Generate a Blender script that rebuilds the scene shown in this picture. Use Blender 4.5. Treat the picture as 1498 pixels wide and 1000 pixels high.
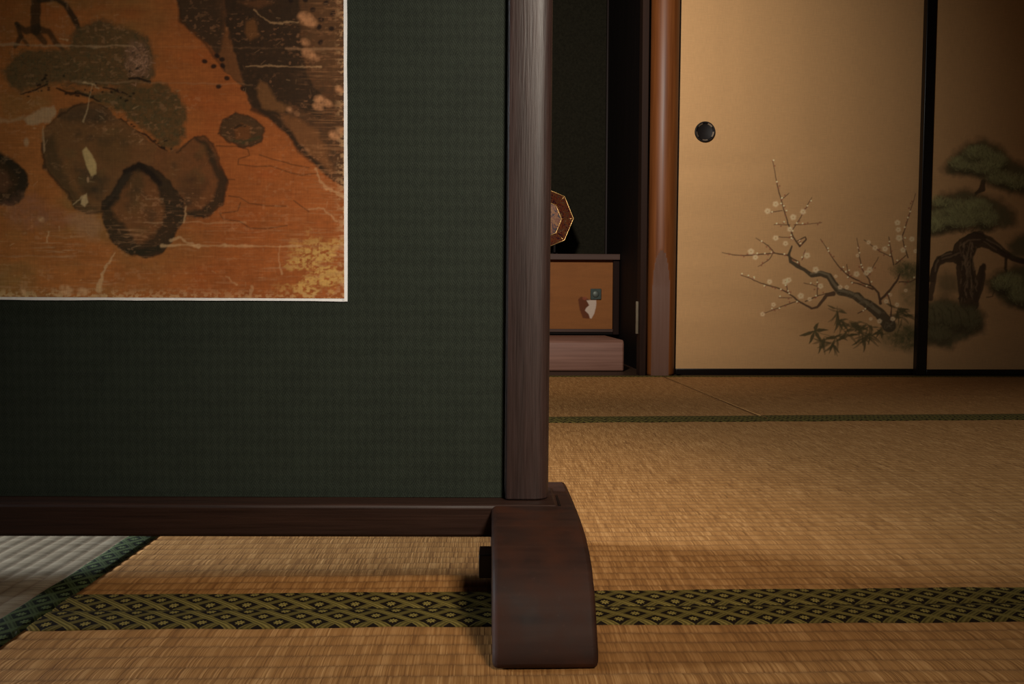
import bpy, bmesh, math, random
import numpy as np
from mathutils import Vector, Matrix
random.seed(7); rng = np.random.default_rng(7)
S = bpy.context.scene; C = S.collection
for o in list(bpy.data.objects): bpy.data.objects.remove(o)

# ------------------------------------------------------------------ camera, light, exposure
FPX, PITCH, ROLL, YAW, H = 1180.0, .04565, .00318, .03091, .215
cy_, sy_ = math.cos(YAW), math.sin(YAW)
fwd0 = Vector((sy_, cy_, 0)); rt0 = Vector((cy_, -sy_, 0)); up0 = Vector((0, 0, 1))
FW = fwd0*math.cos(PITCH) - up0*math.sin(PITCH); u2 = up0*math.cos(PITCH) + fwd0*math.sin(PITCH)
RT = rt0*math.cos(ROLL) + u2*math.sin(ROLL); UP = u2*math.cos(ROLL) - rt0*math.sin(ROLL)
cd = bpy.data.cameras.new('camera'); cam = bpy.data.objects.new('camera', cd); C.objects.link(cam)
cd.sensor_fit = 'HORIZONTAL'; cd.sensor_width = 36; cd.lens = FPX/1498*36; cd.clip_start = .01; cd.clip_end = 50
m = Matrix.Identity(4)
for i in range(3): m[i][0] = RT[i]; m[i][1] = UP[i]; m[i][2] = -FW[i]
m[0][3], m[1][3], m[2][3] = 0, 0, H
cam.matrix_world = m; S.camera = cam

S.view_settings.view_transform = 'Standard'; S.view_settings.look = 'None'
S.view_settings.gamma = 1; S.view_settings.use_curve_mapping = False; S.view_settings.exposure = 0
w = bpy.data.worlds.new('world'); S.world = w; w.use_nodes = True
w.node_tree.nodes['Background'].inputs[0].default_value = (1, .62, .34, 1)
w.node_tree.nodes['Background'].inputs[1].default_value = .012

def area(name, loc, target, sx, sy, power, col, spread=180):
    l = bpy.data.lights.new(name, 'AREA'); l.shape = 'RECTANGLE'; l.size = sx; l.size_y = sy
    l.energy = power; l.color = col; l.spread = math.radians(spread)
    o = bpy.data.objects.new(name, l); C.objects.link(o); o.location = loc
    o.rotation_euler = (Vector(target)-Vector(loc)).to_track_quat('-Z', 'Y').to_euler(); return o
def spot(name, loc, target, power, col, size, blend, rad):
    l = bpy.data.lights.new(name, 'SPOT'); l.energy = power; l.color = col
    l.spot_size = math.radians(size); l.spot_blend = blend; l.shadow_soft_size = rad
    o = bpy.data.objects.new(name, l); C.objects.link(o); o.location = loc
    o.rotation_euler = (Vector(target)-Vector(loc)).to_track_quat('-Z', 'Y').to_euler(); return o
# cool daylight entering low through the opening in the left wall, behind the standing screen
area('window_light', (-2.95, .90, .85), (0, .76, .10), .6, .55, 12, (.86, .97, 1.04), 44)
# added unseen spots shaping brightness: over the mats, before the doors, over the viewer
spot('mat_pool_spot', (-.05, 1.30, 1.60), (.16, 1.38, .0), 11.5, (1, .96, .86), 92, 1.0, .10)
spot('door_falloff_spot', (-.11, .95, 1.20), (.07, 2.45, .85), 98, (1, .95, .87), 91, 1.0, .08)
spot('front_falloff_spot', (.55, -.55, 1.25), (.065, .62, .255), 128, (1, .88, .73), 30, 1.0, .17)

# ------------------------------------------------------------------ helpers
def ray(px, py): return FW + RT*((px-749)/FPX) - UP*((py-500)/FPX)
def fl(px, py, z=0.0):
    d = ray(px, py); t = (z-H)/d.z; return Vector((d.x*t, d.y*t, z))
def aty(px, py, Y):
    d = ray(px, py); t = Y/d.y; return Vector((d.x*t, Y, H+d.z*t))
def lin(c): 
    c = np.asarray(c, float)/255.; return np.where(c <= .04045, c/12.92, ((c+.055)/1.055)**2.4)

def obj(name, me, mat=None, parent=None, smooth=False, bevel=0, seg=2):
    if isinstance(me, bmesh.types.BMesh):
        bmesh.ops.recalc_face_normals(me, faces=me.faces)
        d = bpy.data.meshes.new(name); me.to_mesh(d); me.free(); me = d
    o = bpy.data.objects.new(name, me); C.objects.link(o)
    if mat: me.materials.append(mat)
    if parent: o.parent = parent
    if smooth: me.shade_smooth()
    if bevel:
        b = o.modifiers.new('bevel', 'BEVEL'); b.width = bevel; b.segments = seg; b.limit_method = 'ANGLE'
        me.shade_smooth(); 
        try: me.set_sharp_from_angle(angle=math.radians(35))
        except Exception: pass
    return o
def thing(name, label, cat, loc=(0, 0, 0), group=None):
    o = bpy.data.objects.new(name, None); C.objects.link(o); o.location = loc; o.empty_display_size = .05
    o['label'] = label; o['category'] = cat
    if group: o['group'] = group
    return o
def struct(o, label=None):
    o['kind'] = 'structure'
    if label: o['label'] = label
    return o
def box(bm, x0, x1, y0, y1, z0, z1):
    v = [bm.verts.new((x, y, z)) for z in (z0, z1) for y in (y0, y1) for x in (x0, x1)]
    for f in ((0, 2, 3, 1), (4, 5, 7, 6), (0, 1, 5, 4), (2, 6, 7, 3), (0, 4, 6, 2), (1, 3, 7, 5)): bm.faces.new([v[i] for i in f])
    return v
def B(*a):
    bm = bmesh.new(); box(bm, *a); return bm
def prism(pts, axis_vec0, axis_vec1, d):
    """polygon pts (2D) in the plane (axis_vec0, axis_vec1) extruded by vector d"""
    bm = bmesh.new(); a = Vector(axis_vec0); b = Vector(axis_vec1); d = Vector(d)
    v0 = [bm.verts.new(a*p[0]+b*p[1]) for p in pts]; v1 = [bm.verts.new(v.co+d) for v in v0]
    n = len(pts); bm.faces.new(v0[::-1]); bm.faces.new(v1)
    for i in range(n): bm.faces.new((v0[i], v0[(i+1) % n], v1[(i+1) % n], v1[i]))
    return bm

# ------------------------------------------------------------------ node materials
class NT:
    def __init__(s, name, rough=.6, spec=.3):
        s.m = bpy.data.materials.new(name); s.m.use_nodes = True; s.t = s.m.node_tree; s.n = s.t.nodes
        s.b = s.n['Principled BSDF']; s.b.inputs['Roughness'].default_value = rough
        s.b.inputs['Specular IOR Level'].default_value = spec
    def new(s, typ, **k):
        n = s.n.new(typ)
        for a, v in k.items(): setattr(n, a, v)
        return n
    def link(s, a, b): s.t.links.new(a, b)
    def put(s, sock, v):
        if hasattr(v, 'is_output'): s.link(v, sock)
        else: sock.default_value = v
    def math(s, op, a, b=0, c=0, clamp=False):
        n = s.new('ShaderNodeMath', operation=op); n.use_clamp = clamp
        s.put(n.inputs[0], a); s.put(n.inputs[1], b); s.put(n.inputs[2], c); return n.outputs[0]
    def coord(s, kind='Object'): return s.new('ShaderNodeTexCoord').outputs[kind]
    def map(s, v, scale=(1, 1, 1), rot=(0, 0, 0)):
        n = s.new('ShaderNodeMapping'); s.link(v, n.inputs[0]); n.inputs['Scale'].default_value = scale; n.inputs['Rotation'].default_value = rot
        return n.outputs[0]
    def xyz(s, v):
        n = s.new('ShaderNodeSeparateXYZ'); s.link(v, n.inputs[0]); return n.outputs
    def comb(s, x, y, z=0):
        n = s.new('ShaderNodeCombineXYZ'); s.put(n.inputs[0], x); s.put(n.inputs[1], y); s.put(n.inputs[2], z); return n.outputs[0]
    def noise(s, v, scale=5, detail=4, rough=.55, dist=0):
        n = s.new('ShaderNodeTexNoise'); s.link(v, n.inputs['Vector']); n.inputs['Scale'].default_value = scale
        n.inputs['Detail'].default_value = detail; n.inputs['Roughness'].default_value = rough; n.inputs['Distortion'].default_value = dist
        return n.outputs[0]
    def ramp(s, f, stops):
        n = s.new('ShaderNodeValToRGB'); s.link(f, n.inputs[0]); e = n.color_ramp.elements
        while len(e) < len(stops): e.new(.5)
        for el, (p, c) in zip(e, stops): el.position = p; el.color = (*c, 1) if len(c) == 3 else c
        return n.outputs[0]
    def mix(s, f, a, b, blend='MIX'):
        n = s.new('ShaderNodeMix', data_type='RGBA', blend_type=blend); s.put(n.inputs[0], f)
        for i, v in ((6, a), (7, b)):
            if not hasattr(v, 'is_output'): v = (*v, 1) if len(v) == 3 else v
            s.put(n.inputs[i], v)
        return n.outputs[2]
    def bump(s, h, strength=.3, dist=.001):
        n = s.new('ShaderNodeBump'); s.link(h, n.inputs['Height']); n.inputs['Strength'].default_value = strength
        n.inputs['Distance'].default_value = dist; s.link(n.outputs[0], s.b.inputs['Normal'])
    def col(s, c): s.put(s.b.inputs['Base Color'], c if hasattr(c, 'is_output') else (*c, 1))

def wood(name, dark, light, axis='z', fine=1.0, rough=.45, spec=.4, bump=.25, contrast=(.35, .7)):
    """grain running along the chosen axis"""
    t = NT(name, rough, spec); c = t.coord()
    st = {'x': (.03, 1, 1), 'y': (1, .03, 1), 'z': (1, 1, .03)}[axis]
    v = t.map(c, st)
    big = t.noise(v, 60*fine, 3, .6, .4); thin = t.noise(v, 420*fine, 3, .6)
    f = t.math('ADD', t.math('MULTIPLY', big, .45), t.math('MULTIPLY', thin, .55))
    t.col(t.ramp(f, [(contrast[0], dark), (contrast[1], light)]))
    t.bump(thin, bump, .0006)
    r = t.math('MULTIPLY_ADD', thin, .25, rough-.1); t.link(r, t.b.inputs['Roughness'])
    return t.m

M = {}
M['screen_wood'] = wood('dark_screen_wood', (.013, .0048, .0036), (.044, .0185, .0140), 'z', 1.8, .46, .85, .45, (.28, .72))
M['rail_wood'] = wood('dark_rail_wood', (.014, .005, .003), (.040, .016, .009), 'x', 1.0, .5, .35, .25)
t = NT('dark_foot_wood', .6, .22); v = t.map(t.coord(), (.08, 1, 1)); g1 = t.noise(v, 90, 4, .6, .6); g2 = t.noise(t.coord(), 28, 3, .6)
cc = t.ramp(g1, [(.3, (.016, .0062, .0038)), (.7, (.036, .0155, .0095))]); cc = t.mix(t.math('MULTIPLY', t.math('SUBTRACT', g2, .42, clamp=True), 3.5, clamp=True), cc, (.046, .0135, .005)); sc = t.noise(t.map(t.coord(), (1, 1, 1), (.3, .2, .9)), 260, 2)
t.col(t.mix(t.math('MULTIPLY', t.math('SUBTRACT', sc, .66, clamp=True), 3, clamp=True), cc, (.07, .035, .025))); t.bump(g1, .15, .0006); t.link(t.math('MULTIPLY_ADD', g2, .4, .42), t.b.inputs['Roughness']); M['foot_wood'] = t.m
M['column_wood'] = wood('polished_column_wood', (.115, .031, .007), (.25, .078, .016), 'z', .25, .44, .4, .05)
M['facet_wood'] = wood('planed_facet_wood', (.13, .058, .034), (.165, .078, .050), 'z', .3, .45, .4, .05)
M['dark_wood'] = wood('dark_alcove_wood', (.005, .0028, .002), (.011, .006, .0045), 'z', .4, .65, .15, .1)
M['frame_wood'] = wood('brown_frame_wood', (.016, .007, .0045), (.028, .012, .008), 'z', .4, .7, .12, .1)
M['beam_wood'] = wood('pale_beam_wood', (.17, .072, .046), (.30, .145, .10), 'x', .35, .5, .35, .1)
M['sill_wood'] = wood('sill_wood', (.030, .014, .007), (.055, .026, .013), 'x', .4, .5, .3, .1)
M['board_wood'] = wood('cabinet_top_wood', (.070, .034, .023), (.12, .062, .044), 'x', .3, .5, .3, .1)
M['panel_wood'] = wood('cabinet_panel_wood', (.20, .070, .016), (.30, .11, .028), 'x', .12, .5, .35, .03)

def plain(name, c, rough=.6, spec=.3, metal=0, var=.15, scale=40):
    t = NT(name, rough, spec); t.b.inputs['Metallic'].default_value = metal
    n = t.noise(t.coord(), scale, 4); c = np.array(c)
    t.col(t.ramp(n, [(.3, tuple(c*(1-var))), (.7, tuple(c*(1+var)))])); return t.m
M['lacquer'] = plain('black_lacquer', (.006, .0035, .003), .35, .4)
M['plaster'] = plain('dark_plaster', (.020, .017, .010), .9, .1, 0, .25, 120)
M['ceiling'] = plain('ceiling_board', (.16, .09, .05), .8, .2)
M['wall'] = plain('ochre_wall', (.16, .11, .06), .9, .1)
M['white_paper'] = plain('white_paper', (.95, .97, 1.0), .8, .2, 0, .06, 300)
M['iron'] = plain('dark_iron', (.010, .006, .005), .6, .3, .0)
M['bronze'] = plain('bronze', (.30, .22, .15), .5, .5, .2)
M['gold'] = plain('gilt_rim', (.75, .45, .16), .28, .6, .9)
M['verdigris'] = plain('verdigris', (.060, .075, .062), .5, .4, .4)
M['verdigris_light'] = plain('verdigris_light', (.13, .14, .115), .5, .4, .4)
M['ivory'] = plain('pale_bamboo', (.16, .12, .075), .5, .3)

def attr_mat(name, rough, spec, weave=None, wk=.3):
    t = NT(name, rough, spec); a = t.new('ShaderNodeAttribute'); a.attribute_name = 'paint'
    col = a.outputs['Color']
    if weave:
        c = t.coord(); x, y, z = t.xyz(c)
        n1 = t.noise(t.comb(t.math('MULTIPLY', x, weave), t.math('MULTIPLY', z, weave*.08)), 1, 2)
        n2 = t.noise(t.comb(t.math('MULTIPLY', x, weave*.08), t.math('MULTIPLY', z, weave)), 1, 2)
        f = t.math('ADD', n1, n2)
        g = t.ramp(f, [(.0, (0, 0, 0)), (1, (1, 1, 1))])
        k = t.math('MULTIPLY_ADD', f, wk, 1-wk)
        col = t.mix(1, col, t.comb(k, k, k), 'MULTIPLY'); t.bump(f, .08, .0005)
    t.col(col); return t.m
M['painted_silk'] = attr_mat('painted_silk', .75, .2, 900)
M['painted_paper'] = attr_mat('painted_fusuma_paper', .7, .25, 420, .2)

# green woven cloth of the screen: tiny diamond weave
t = NT('green_woven_cloth', .75, .25); x, y, z = t.xyz(t.coord())
wob = t.noise(t.coord(), 110, 3)
cyc = lambda v, per, ph=0.0: t.math('MULTIPLY_ADD', v, 6.2832/per, ph)
D = t.math('ADD', t.math('SINE', t.math('ADD', cyc(x, .0062), t.math('MULTIPLY', wob, 7))), t.math('SINE', t.math('ADD', cyc(z, .0098), t.math('MULTIPLY', wob, 7))))
h1 = t.math('SINE', t.math('ADD', t.math('ADD', cyc(x, .0018), cyc(z, .0031)), t.math('MULTIPLY', wob, 6)))
h2 = t.math('SINE', t.math('ADD', t.math('SUBTRACT', cyc(x, .0018), cyc(z, .0031)), t.math('MULTIPLY', wob, 6)))
sw = t.math('MULTIPLY_ADD', D, 2.0, .5, clamp=True)
hat = t.math('ADD', t.math('MULTIPLY', h1, sw), t.math('MULTIPLY', h2, t.math('SUBTRACT', 1.0, sw)))
fine = t.noise(t.map(t.coord(), (1, 1, .6)), 1300, 2)
big = t.noise(t.coord(), 45, 3)
f = t.math('ADD', t.math('MULTIPLY_ADD', hat, .13, .14), t.math('MULTIPLY', fine, .72))
f = t.math('MULTIPLY_ADD', D, .045, f)
f = t.math('MULTIPLY_ADD', t.math('SUBTRACT', big, .5), .22, f)
t.col(t.ramp(f, [(.25, (.0090, .0128, .0088)), (.5, (.0180, .0250, .0168)), (.8, (.029, .0380, .0268))])); t.bump(f, .4, .0007)
M['cloth'] = t.m

# tatami: rushes run along local Y (v), ribs across; generated per mesh from a UV map in metres
def tatami_mat(name, c0, c1, c2, c3):
    t = NT(name, .62, .25); uv = t.new('ShaderNodeUVMap').outputs[0]; u, v, _ = t.xyz(uv)
    rib = .0145; ri = t.math('FLOOR', t.math('DIVIDE', v, rib))
    wv = t.math('SUBTRACT', t.noise(t.comb(t.math('MULTIPLY', u, 110), t.math('MULTIPLY', v, 30)), 1, 3), .5)
    vj = t.math('MULTIPLY_ADD', wv, .0045, v)
    # individual rushes about a millimetre wide, shifted a little from rib to rib
    s1 = t.noise(t.comb(t.math('MULTIPLY', u, 620), t.math('MULTIPLY', v, 7), t.math('MULTIPLY', ri, .9)), 1, 3, .6)
    s2 = t.noise(t.comb(t.math('MULTIPLY', u, 150), t.math('MULTIPLY', v, 16), 3.0), 1, 3, .6)
    big = t.noise(uv, 5, 4, .6)
    fr = t.math('FRACT', t.math('DIVIDE', vj, rib)); gr = t.math('ABSOLUTE', t.math('SUBTRACT', fr, .5))   # .5 in the groove
    f = t.math('ADD', t.math('MULTIPLY', s1, .6), t.math('MULTIPLY', s2, .4))
    c = t.ramp(f, [(.34, c0), (.5, c1), (.66, c2)])
    c = t.mix(t.math('MULTIPLY', big, .5), c, c3)
    groove_tone = t.math('MULTIPLY', t.math('POWER', t.math('MULTIPLY', gr, 2), 4), .50)  # browner towards the rib grooves
    c = t.mix(groove_tone, c, (.10, .045, .018))
    t.col(c); t.bump(s1, .55, .0009); return t.m
M['tatami'] = tatami_mat('tatami_rush', (.145, .055, .013), (.345, .155, .043), (.58, .305, .112), (.33, .153, .049))
M['tatami_daylit'] = tatami_mat('daylit_tatami_rush', (.12, .085, .048), (.25, .19, .125), (.37, .30, .215), (.24, .19, .13))  # left mat: greyness of the cool daylight put into the rush colour

# cloth border of the mats: diamond lattice with small flowers, UV in metres (u along, v across)
def heri_mat(name, bg, band, hi):
    t = NT(name, .8, .12); uv = t.new('ShaderNodeUVMap').outputs[0]; u, v, _ = t.xyz(uv)
    p, q = .0256, .0098
    a = t.math('ADD', t.math('DIVIDE', u, p), t.math('DIVIDE', v, 2*q)); b = t.math('SUBTRACT', t.math('DIVIDE', u, p), t.math('DIVIDE', v, 2*q))
    fa = t.math('SUBTRACT', t.math('FRACT', t.math('ADD', a, 50.5)), .5); fb = t.math('SUBTRACT', t.math('FRACT', t.math('ADD', b, 50.5)), .5)
    A = t.math('ABSOLUTE', fa); Bb = t.math('ABSOLUTE', fb)
    def bandmask(X): return t.math('SMOOTH_MIN', t.math('MULTIPLY', t.math('SUBTRACT', X, .322), 26), 1.0, .01, clamp=True)
    ma = bandmask(A); mb = bandmask(Bb)
    la = t.math('MULTIPLY_ADD', t.math('COSINE', t.math('MULTIPLY', t.math('SUBTRACT', A, .5), 39)), .5, .5)
    lb = t.math('MULTIPLY_ADD', t.math('COSINE', t.math('MULTIPLY', t.math('SUBTRACT', Bb, .5), 39)), .5, .5)
    dx = t.math('MULTIPLY', t.math('ADD', fa, fb), p/2); dy = t.math('MULTIPLY', t.math('SUBTRACT', fa, fb), q)
    r = t.math('SQRT', t.math('ADD', t.math('MULTIPLY', dx, dx), t.math('MULTIPLY', dy, dy)))
    th = t.math('ARCTAN2', dy, dx); pet = t.math('MULTIPLY_ADD', t.math('COSINE', t.math('MULTIPLY', th, 8)), .0007, .0030)
    fl_ = t.math('MULTIPLY', t.math('SUBTRACT', pet, r), 2500, clamp=True)
    core = t.math('MULTIPLY', t.math('SUBTRACT', .0007, r), 3000, clamp=True)
    th_ = t.noise(t.comb(t.math('MULTIPLY', u, 900), t.math('MULTIPLY', v, 2500)), 1, 2)
    c = t.mix(fl_, bg, hi); c = t.mix(core, c, bg)
    c = t.mix(mb, c, t.mix(t.math('MULTIPLY', lb, .8), tuple(np.array(band)*.8), tuple(np.array(hi)*.75)))
    c = t.mix(ma, c, t.mix(la, band, hi))
    k = t.math('MULTIPLY_ADD', th_, .8, .6); c = t.mix(1, c, t.comb(k, k, k), 'MULTIPLY')
    t.col(c); t.bump(t.math('MAXIMUM', t.math('MAXIMUM', ma, mb), fl_), .35, .0005); return t.m
M['heri'] = heri_mat('mat_border_cloth', (.009, .0045, .0015), (.076, .053, .010), (.215, .158, .040))
M['heri_green'] = heri_mat('green_border_cloth', (.006, .0075, .003), (.026, .035, .012), (.075, .095, .038))

# ------------------------------------------------------------------ paint canvases (stored as a colour attribute on fine meshes)
def vnoise(h, w, sx, sy, seed):
    r = np.random.default_rng(seed); gh, gw = int(h/sy)+3, int(w/sx)+3; g = r.random((gh, gw))
    yy = np.arange(h)/sy; xx = np.arange(w)/sx; yi = yy.astype(int); xi = xx.astype(int)
    fy = (yy-yi); fx = (xx-xi); fy = fy*fy*(3-2*fy); fx = fx*fx*(3-2*fx)
    a = g[yi][:, xi]; b_ = g[yi][:, xi+1]; c = g[yi+1][:, xi]; d = g[yi+1][:, xi+1]
    return (a*(1-fx)+b_*fx)*(1-fy)[:, None] + (c*(1-fx)+d*fx)*fy[:, None]
def fbm(h, w, sx, sy, seed, n=4):
    o = np.zeros((h, w)); amp = 1; tot = 0
    for i in range(n):
        o += amp*vnoise(h, w, max(sx/2**i, 1.01), max(sy/2**i, 1.01), seed+i); tot += amp; amp *= .55
    return o/tot
class Canvas:
    def __init__(s, x0, y0, x1, y1, res, base):
        s.x0, s.y0, s.res = x0, y0, res; s.h = int((y1-y0)*res)+1; s.w = int((x1-x0)*res)+1
        s.a = np.ones((s.h, s.w, 3))*np.asarray(base)
        X, Y = np.meshgrid(x0+np.arange(s.w)/res, y0+np.arange(s.h)/res)
        wx = (fbm(s.h, s.w, 9*res, 9*res, 5)-.5); wy = (fbm(s.h, s.w, 9*res, 9*res, 15)-.5)
        s.X, s.Y, s.wx, s.wy = X, Y, wx, wy
        s.grain = fbm(s.h, s.w, 5*res, 5*res, 31, 3)
    def _win(s, xs, ys, pad):
        i0 = max(int((min(xs)-pad-s.x0)*s.res), 0); i1 = min(int((max(xs)+pad-s.x0)*s.res)+2, s.w)
        j0 = max(int((min(ys)-pad-s.y0)*s.res), 0); j1 = min(int((max(ys)+pad-s.y0)*s.res)+2, s.h)
        return None if i0 >= i1 or j0 >= j1 else (slice(j0, j1), slice(i0, i1))
    def blend(s, W, al, col):
        al = np.clip(al, 0, 1)[..., None]; s.a[W] = s.a[W]*(1-al) + np.asarray(col)*al
    def poly(s, pts, col, alpha=1, feather=1.5, warp=3, grain=0):
        p = np.array(pts, float); W = s._win(p[:, 0], p[:, 1], feather*2+warp+2)
        if W is None: return
        X = s.X[W]+s.wx[W]*warp*2; Y = s.Y[W]+s.wy[W]*warp*2
        d = np.full(X.shape, 1e9); ins = np.zeros(X.shape, bool); n = len(p)
        for i in range(n):
            ax, ay = p[i]; bx, by = p[(i+1) % n]; ex, ey = bx-ax, by-ay; L = ex*ex+ey*ey+1e-9
            tt = np.clip(((X-ax)*ex+(Y-ay)*ey)/L, 0, 1); d = np.minimum(d, np.hypot(X-ax-tt*ex, Y-ay-tt*ey))
            cr = ((ay > Y) != (by > Y)) & (X < (bx-ax)*(Y-ay)/(by-ay+1e-12)+ax); ins ^= cr
        sd = np.where(ins, d, -d); al = np.clip(.5+sd/(2*feather), 0, 1)*alpha
        if grain: al = al*(1-grain+grain*2*np.clip(s.grain[W], 0, 1))
        s.blend(W, al, col)
    def stroke(s, pts, col, alpha=1, feather=.7, warp=.8, wscale=1):
        p = np.array(pts, float); W = s._win(p[:, 0], p[:, 1], p[:, 2].max()*wscale+feather*2+warp+1)
        if W is None: return
        X = s.X[W]+s.wx[W]*warp*2; Y = s.Y[W]+s.wy[W]*warp*2; sd = np.full(X.shape, -1e9)
        for i in range(len(p)-1):
            ax, ay, aw = p[i]; bx, by, bw = p[i+1]; ex, ey = bx-ax, by-ay; L = ex*ex+ey*ey+1e-9
            tt = np.clip(((X-ax)*ex+(Y-ay)*ey)/L, 0, 1)
            sd = np.maximum(sd, (aw+(bw-aw)*tt)*wscale*.5-np.hypot(X-ax-tt*ex, Y-ay-tt*ey))
        s.blend(W, np.clip(.5+sd/(2*feather), 0, 1)*alpha, col)
    def dot(s, x, y, rx, ry, col, alpha=1, feather=.6, rot=0, grain=0):
        R = max(rx, ry); W = s._win([x], [y], R+feather*3+1)
        if W is None: return
        dx, dy = s.X[W]-x, s.Y[W]-y; c, sn = math.cos(rot), math.sin(rot)
        u, v = (dx*c+dy*sn)/rx, (-dx*sn+dy*c)/ry
        al = np.clip(.5+(1-np.hypot(u, v))*min(rx, ry)/(2*feather), 0, 1)*alpha
        if grain: al = al*(1-grain+grain*2*np.clip(s.grain[W], 0, 1))
        s.blend(W, al, col)
    def mask(s, al, col): s.blend((slice(None), slice(None)), al, col)
    def sample(s, px, py):
        x = np.clip((px-s.x0)*s.res, 0, s.w-1.001); y = np.clip((py-s.y0)*s.res, 0, s.h-1.001)
        i = x.astype(int); j = y.astype(int); fx = (x-i)[..., None]; fy = (y-j)[..., None]
        a = s.a
        return (a[j, i]*(1-fx)+a[j, i+1]*fx)*(1-fy)+(a[j+1, i]*(1-fx)+a[j+1, i+1]*fx)*fy
def sheet(name, us, vs, pos, colour, mat, parent, thick, gain=1.0):
    """flat painted sheet: grid over us x vs (sheet coordinates), pos(u,v)->xyz, colour(U,V)->rgb; closed at the back"""
    U, V = np.meshgrid(us, vs); nu, nv = len(us), len(vs)
    P_ = pos(U, V); me = bpy.data.meshes.new(name)
    co = P_.reshape(-1, 3); idx = np.arange(nu*nv).reshape(nv, nu)
    q = np.stack([idx[:-1, :-1], idx[1:, :-1], idx[1:, 1:], idx[:-1, 1:]], -1).reshape(-1, 4)
    cor = np.array([idx[0, 0], idx[0, -1], idx[-1, -1], idx[-1, 0]]); back = co[cor]+np.array([0, thick, 0]); n0 = len(co)
    co = np.vstack([co, back]); bq = np.array([[n0, n0+1, n0+2, n0+3]])
    faces = np.vstack([q, bq])
    me.vertices.add(len(co)); me.vertices.foreach_set('co', co.astype(np.float32).ravel())
    me.loops.add(faces.size); me.loops.foreach_set('vertex_index', faces.astype(np.int32).ravel())
    me.polygons.add(len(faces)); me.polygons.foreach_set('loop_start', np.arange(0, faces.size, 4, dtype=np.int32))
    me.update(calc_edges=True); me.validate()
    at = me.color_attributes.new('paint', 'FLOAT_COLOR', 'POINT')
    c = np.ones((len(co), 4), np.float32); c[:n0, :3] = np.clip(colour(U, V).reshape(-1, 3)*gain, 0, .9); c[n0:, :3] = c[:1, :3]
    at.data.foreach_set('color', c.ravel())
    return obj(name, me, mat, parent)

# ------------------------------------------------------------------ floor of tatami mats
floor = obj('floor', B(-3.1, 2.6, -1.4, 2.46, -.10, -.056), M['dark_wood']); struct(floor, 'floor laid with tatami mats')
RIB = .0145
def make_mat(c00, c10, c11, c01, borders=True, hw=.032, rush='tatami', cloth='heri'):
    """corners: c00->c10 is the long side (u), c00->c01 the short side (v). Ribs run along u."""
    c = [Vector((x, y)) for x, y in (c00, c10, c11, c01)]
    L = (c[1]-c[0]).length; Wd = (c[3]-c[0]).length
    def at(u, v): s, t_ = u/L, v/Wd; return c[0]*(1-s)*(1-t_)+c[1]*s*(1-t_)+c[2]*s*t_+c[3]*(1-s)*t_
    vs = []; v = .001
    k = 8
    n = int(Wd/RIB)
    prof = [(0, -.05), (0, -.001)]
    for i in range(n):
        for j in range(k):
            ph = j/k; prof.append((.0005+i*RIB+ph*RIB, -.00065*(abs(math.cos(math.pi*(ph+.0)))**5)))
    prof += [(Wd, -.001), (Wd, -.05)]
    bm = bmesh.new(); uvl = bm.loops.layers.uv.new('UVMap'); NU = 42; rows = []; us_ = [0, .003]+[i/39 for i in range(1, 39)]+[.997, 1]; NU = len(us_)-1
    for (v, z) in prof:
        rows.append([bm.verts.new((*at(.0004+(L-.0008)*(us_[i]), v), (z*min(1, .12+min(i, NU-i)*.9) if z > -.01 else z)+.0003*math.sin(i*2.1+v*9)*(z > -.01 and 0 < i < NU))) for i in range(NU+1)])
    for a, (r0, r1) in enumerate(zip(rows[:-1], rows[1:])):
        for i in range(NU):
            f = bm.faces.new((r0[i], r0[i+1], r1[i+1], r1[i])); f.smooth = True
            for lp, (ui, vi) in zip(f.loops, ((i, a), (i+1, a), (i+1, a+1), (i, a+1))): lp[uvl].uv = (L*us_[ui], prof[vi][0])
    for i in (0, NU): bm.faces.new([r[i] for r in rows])
    bm.faces.new([rows[0][i] for i in range(NU+1)]+[rows[-1][i] for i in range(NU, -1, -1)])
    mat_o = obj('tatami_mat', bm, M[rush], floor)
    if borders:
        for side in (0, 1):
            bm = bmesh.new(); uvl = bm.loops.layers.uv.new('UVMap'); NU = 160; off = random.random()*.02
            sec = [(0.0006, -.03), (.0006, .0006), (.006, .0014), (hw*.5, .0016), (hw-.003, .0014), (hw, .0002), (hw, -.002)]
            rows = []
            for k_, (d, z) in enumerate(sec):
                r = []
                for i in range(NU+1):
                    u = L*i/NU; e = (.0006*math.sin(u*41+side)+.0004*math.sin(u*97)) if k_ >= 4 else 0
                    v = d+e; v = v if side == 0 else Wd-v
                    r.append(bm.verts.new((*at(min(max(u, .001), L-.001), v), z)))
                rows.append(r)
            for a in range(len(rows)-1):
                for i in range(NU):
                    f = bm.faces.new((rows[a][i], rows[a][i+1], rows[a+1][i+1], rows[a+1][i])); f.smooth = True
                    for lp, (ui, vi) in zip(f.loops, ((i, a), (i+1, a), (i+1, a+1), (i, a+1))): lp[uvl].uv = (L*ui/NU+off, (sec[vi][0]+.0035)*(1 if side == 0 else -1))
            obj('cloth_border', bm, M[cloth], mat_o)
    return mat_o
XL, XJ, XR = -.305, .533, 1.605
def yn(X): return .5645-.000*X                 # near seam
def yf(X): return 1.500+.036*(X-.13)           # far seam, very slightly skewed
make_mat((XL, yn(XL)), (XR, yn(XR)), (XR, yf(XR)), (XL, yf(XL)))
make_mat((XL, -.38), (XR, -.38), (XR, yn(XR)), (XL, yn(XL)))
make_mat((XL+.0010, -.38), (XL+.0010, yf(XL)), (XL-.945, yf(XL-.945)), (XL-.945, -.38), hw=.027, rush='tatami_daylit', cloth='heri_green')['label'] = 'mat greyed by painted-in daylight with dark green cloth border'
make_mat((-1.377, yf(-1.377)), (XJ, yf(XJ)), (XJ, 2.449), (-1.377, 2.449), hw=.042)
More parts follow.
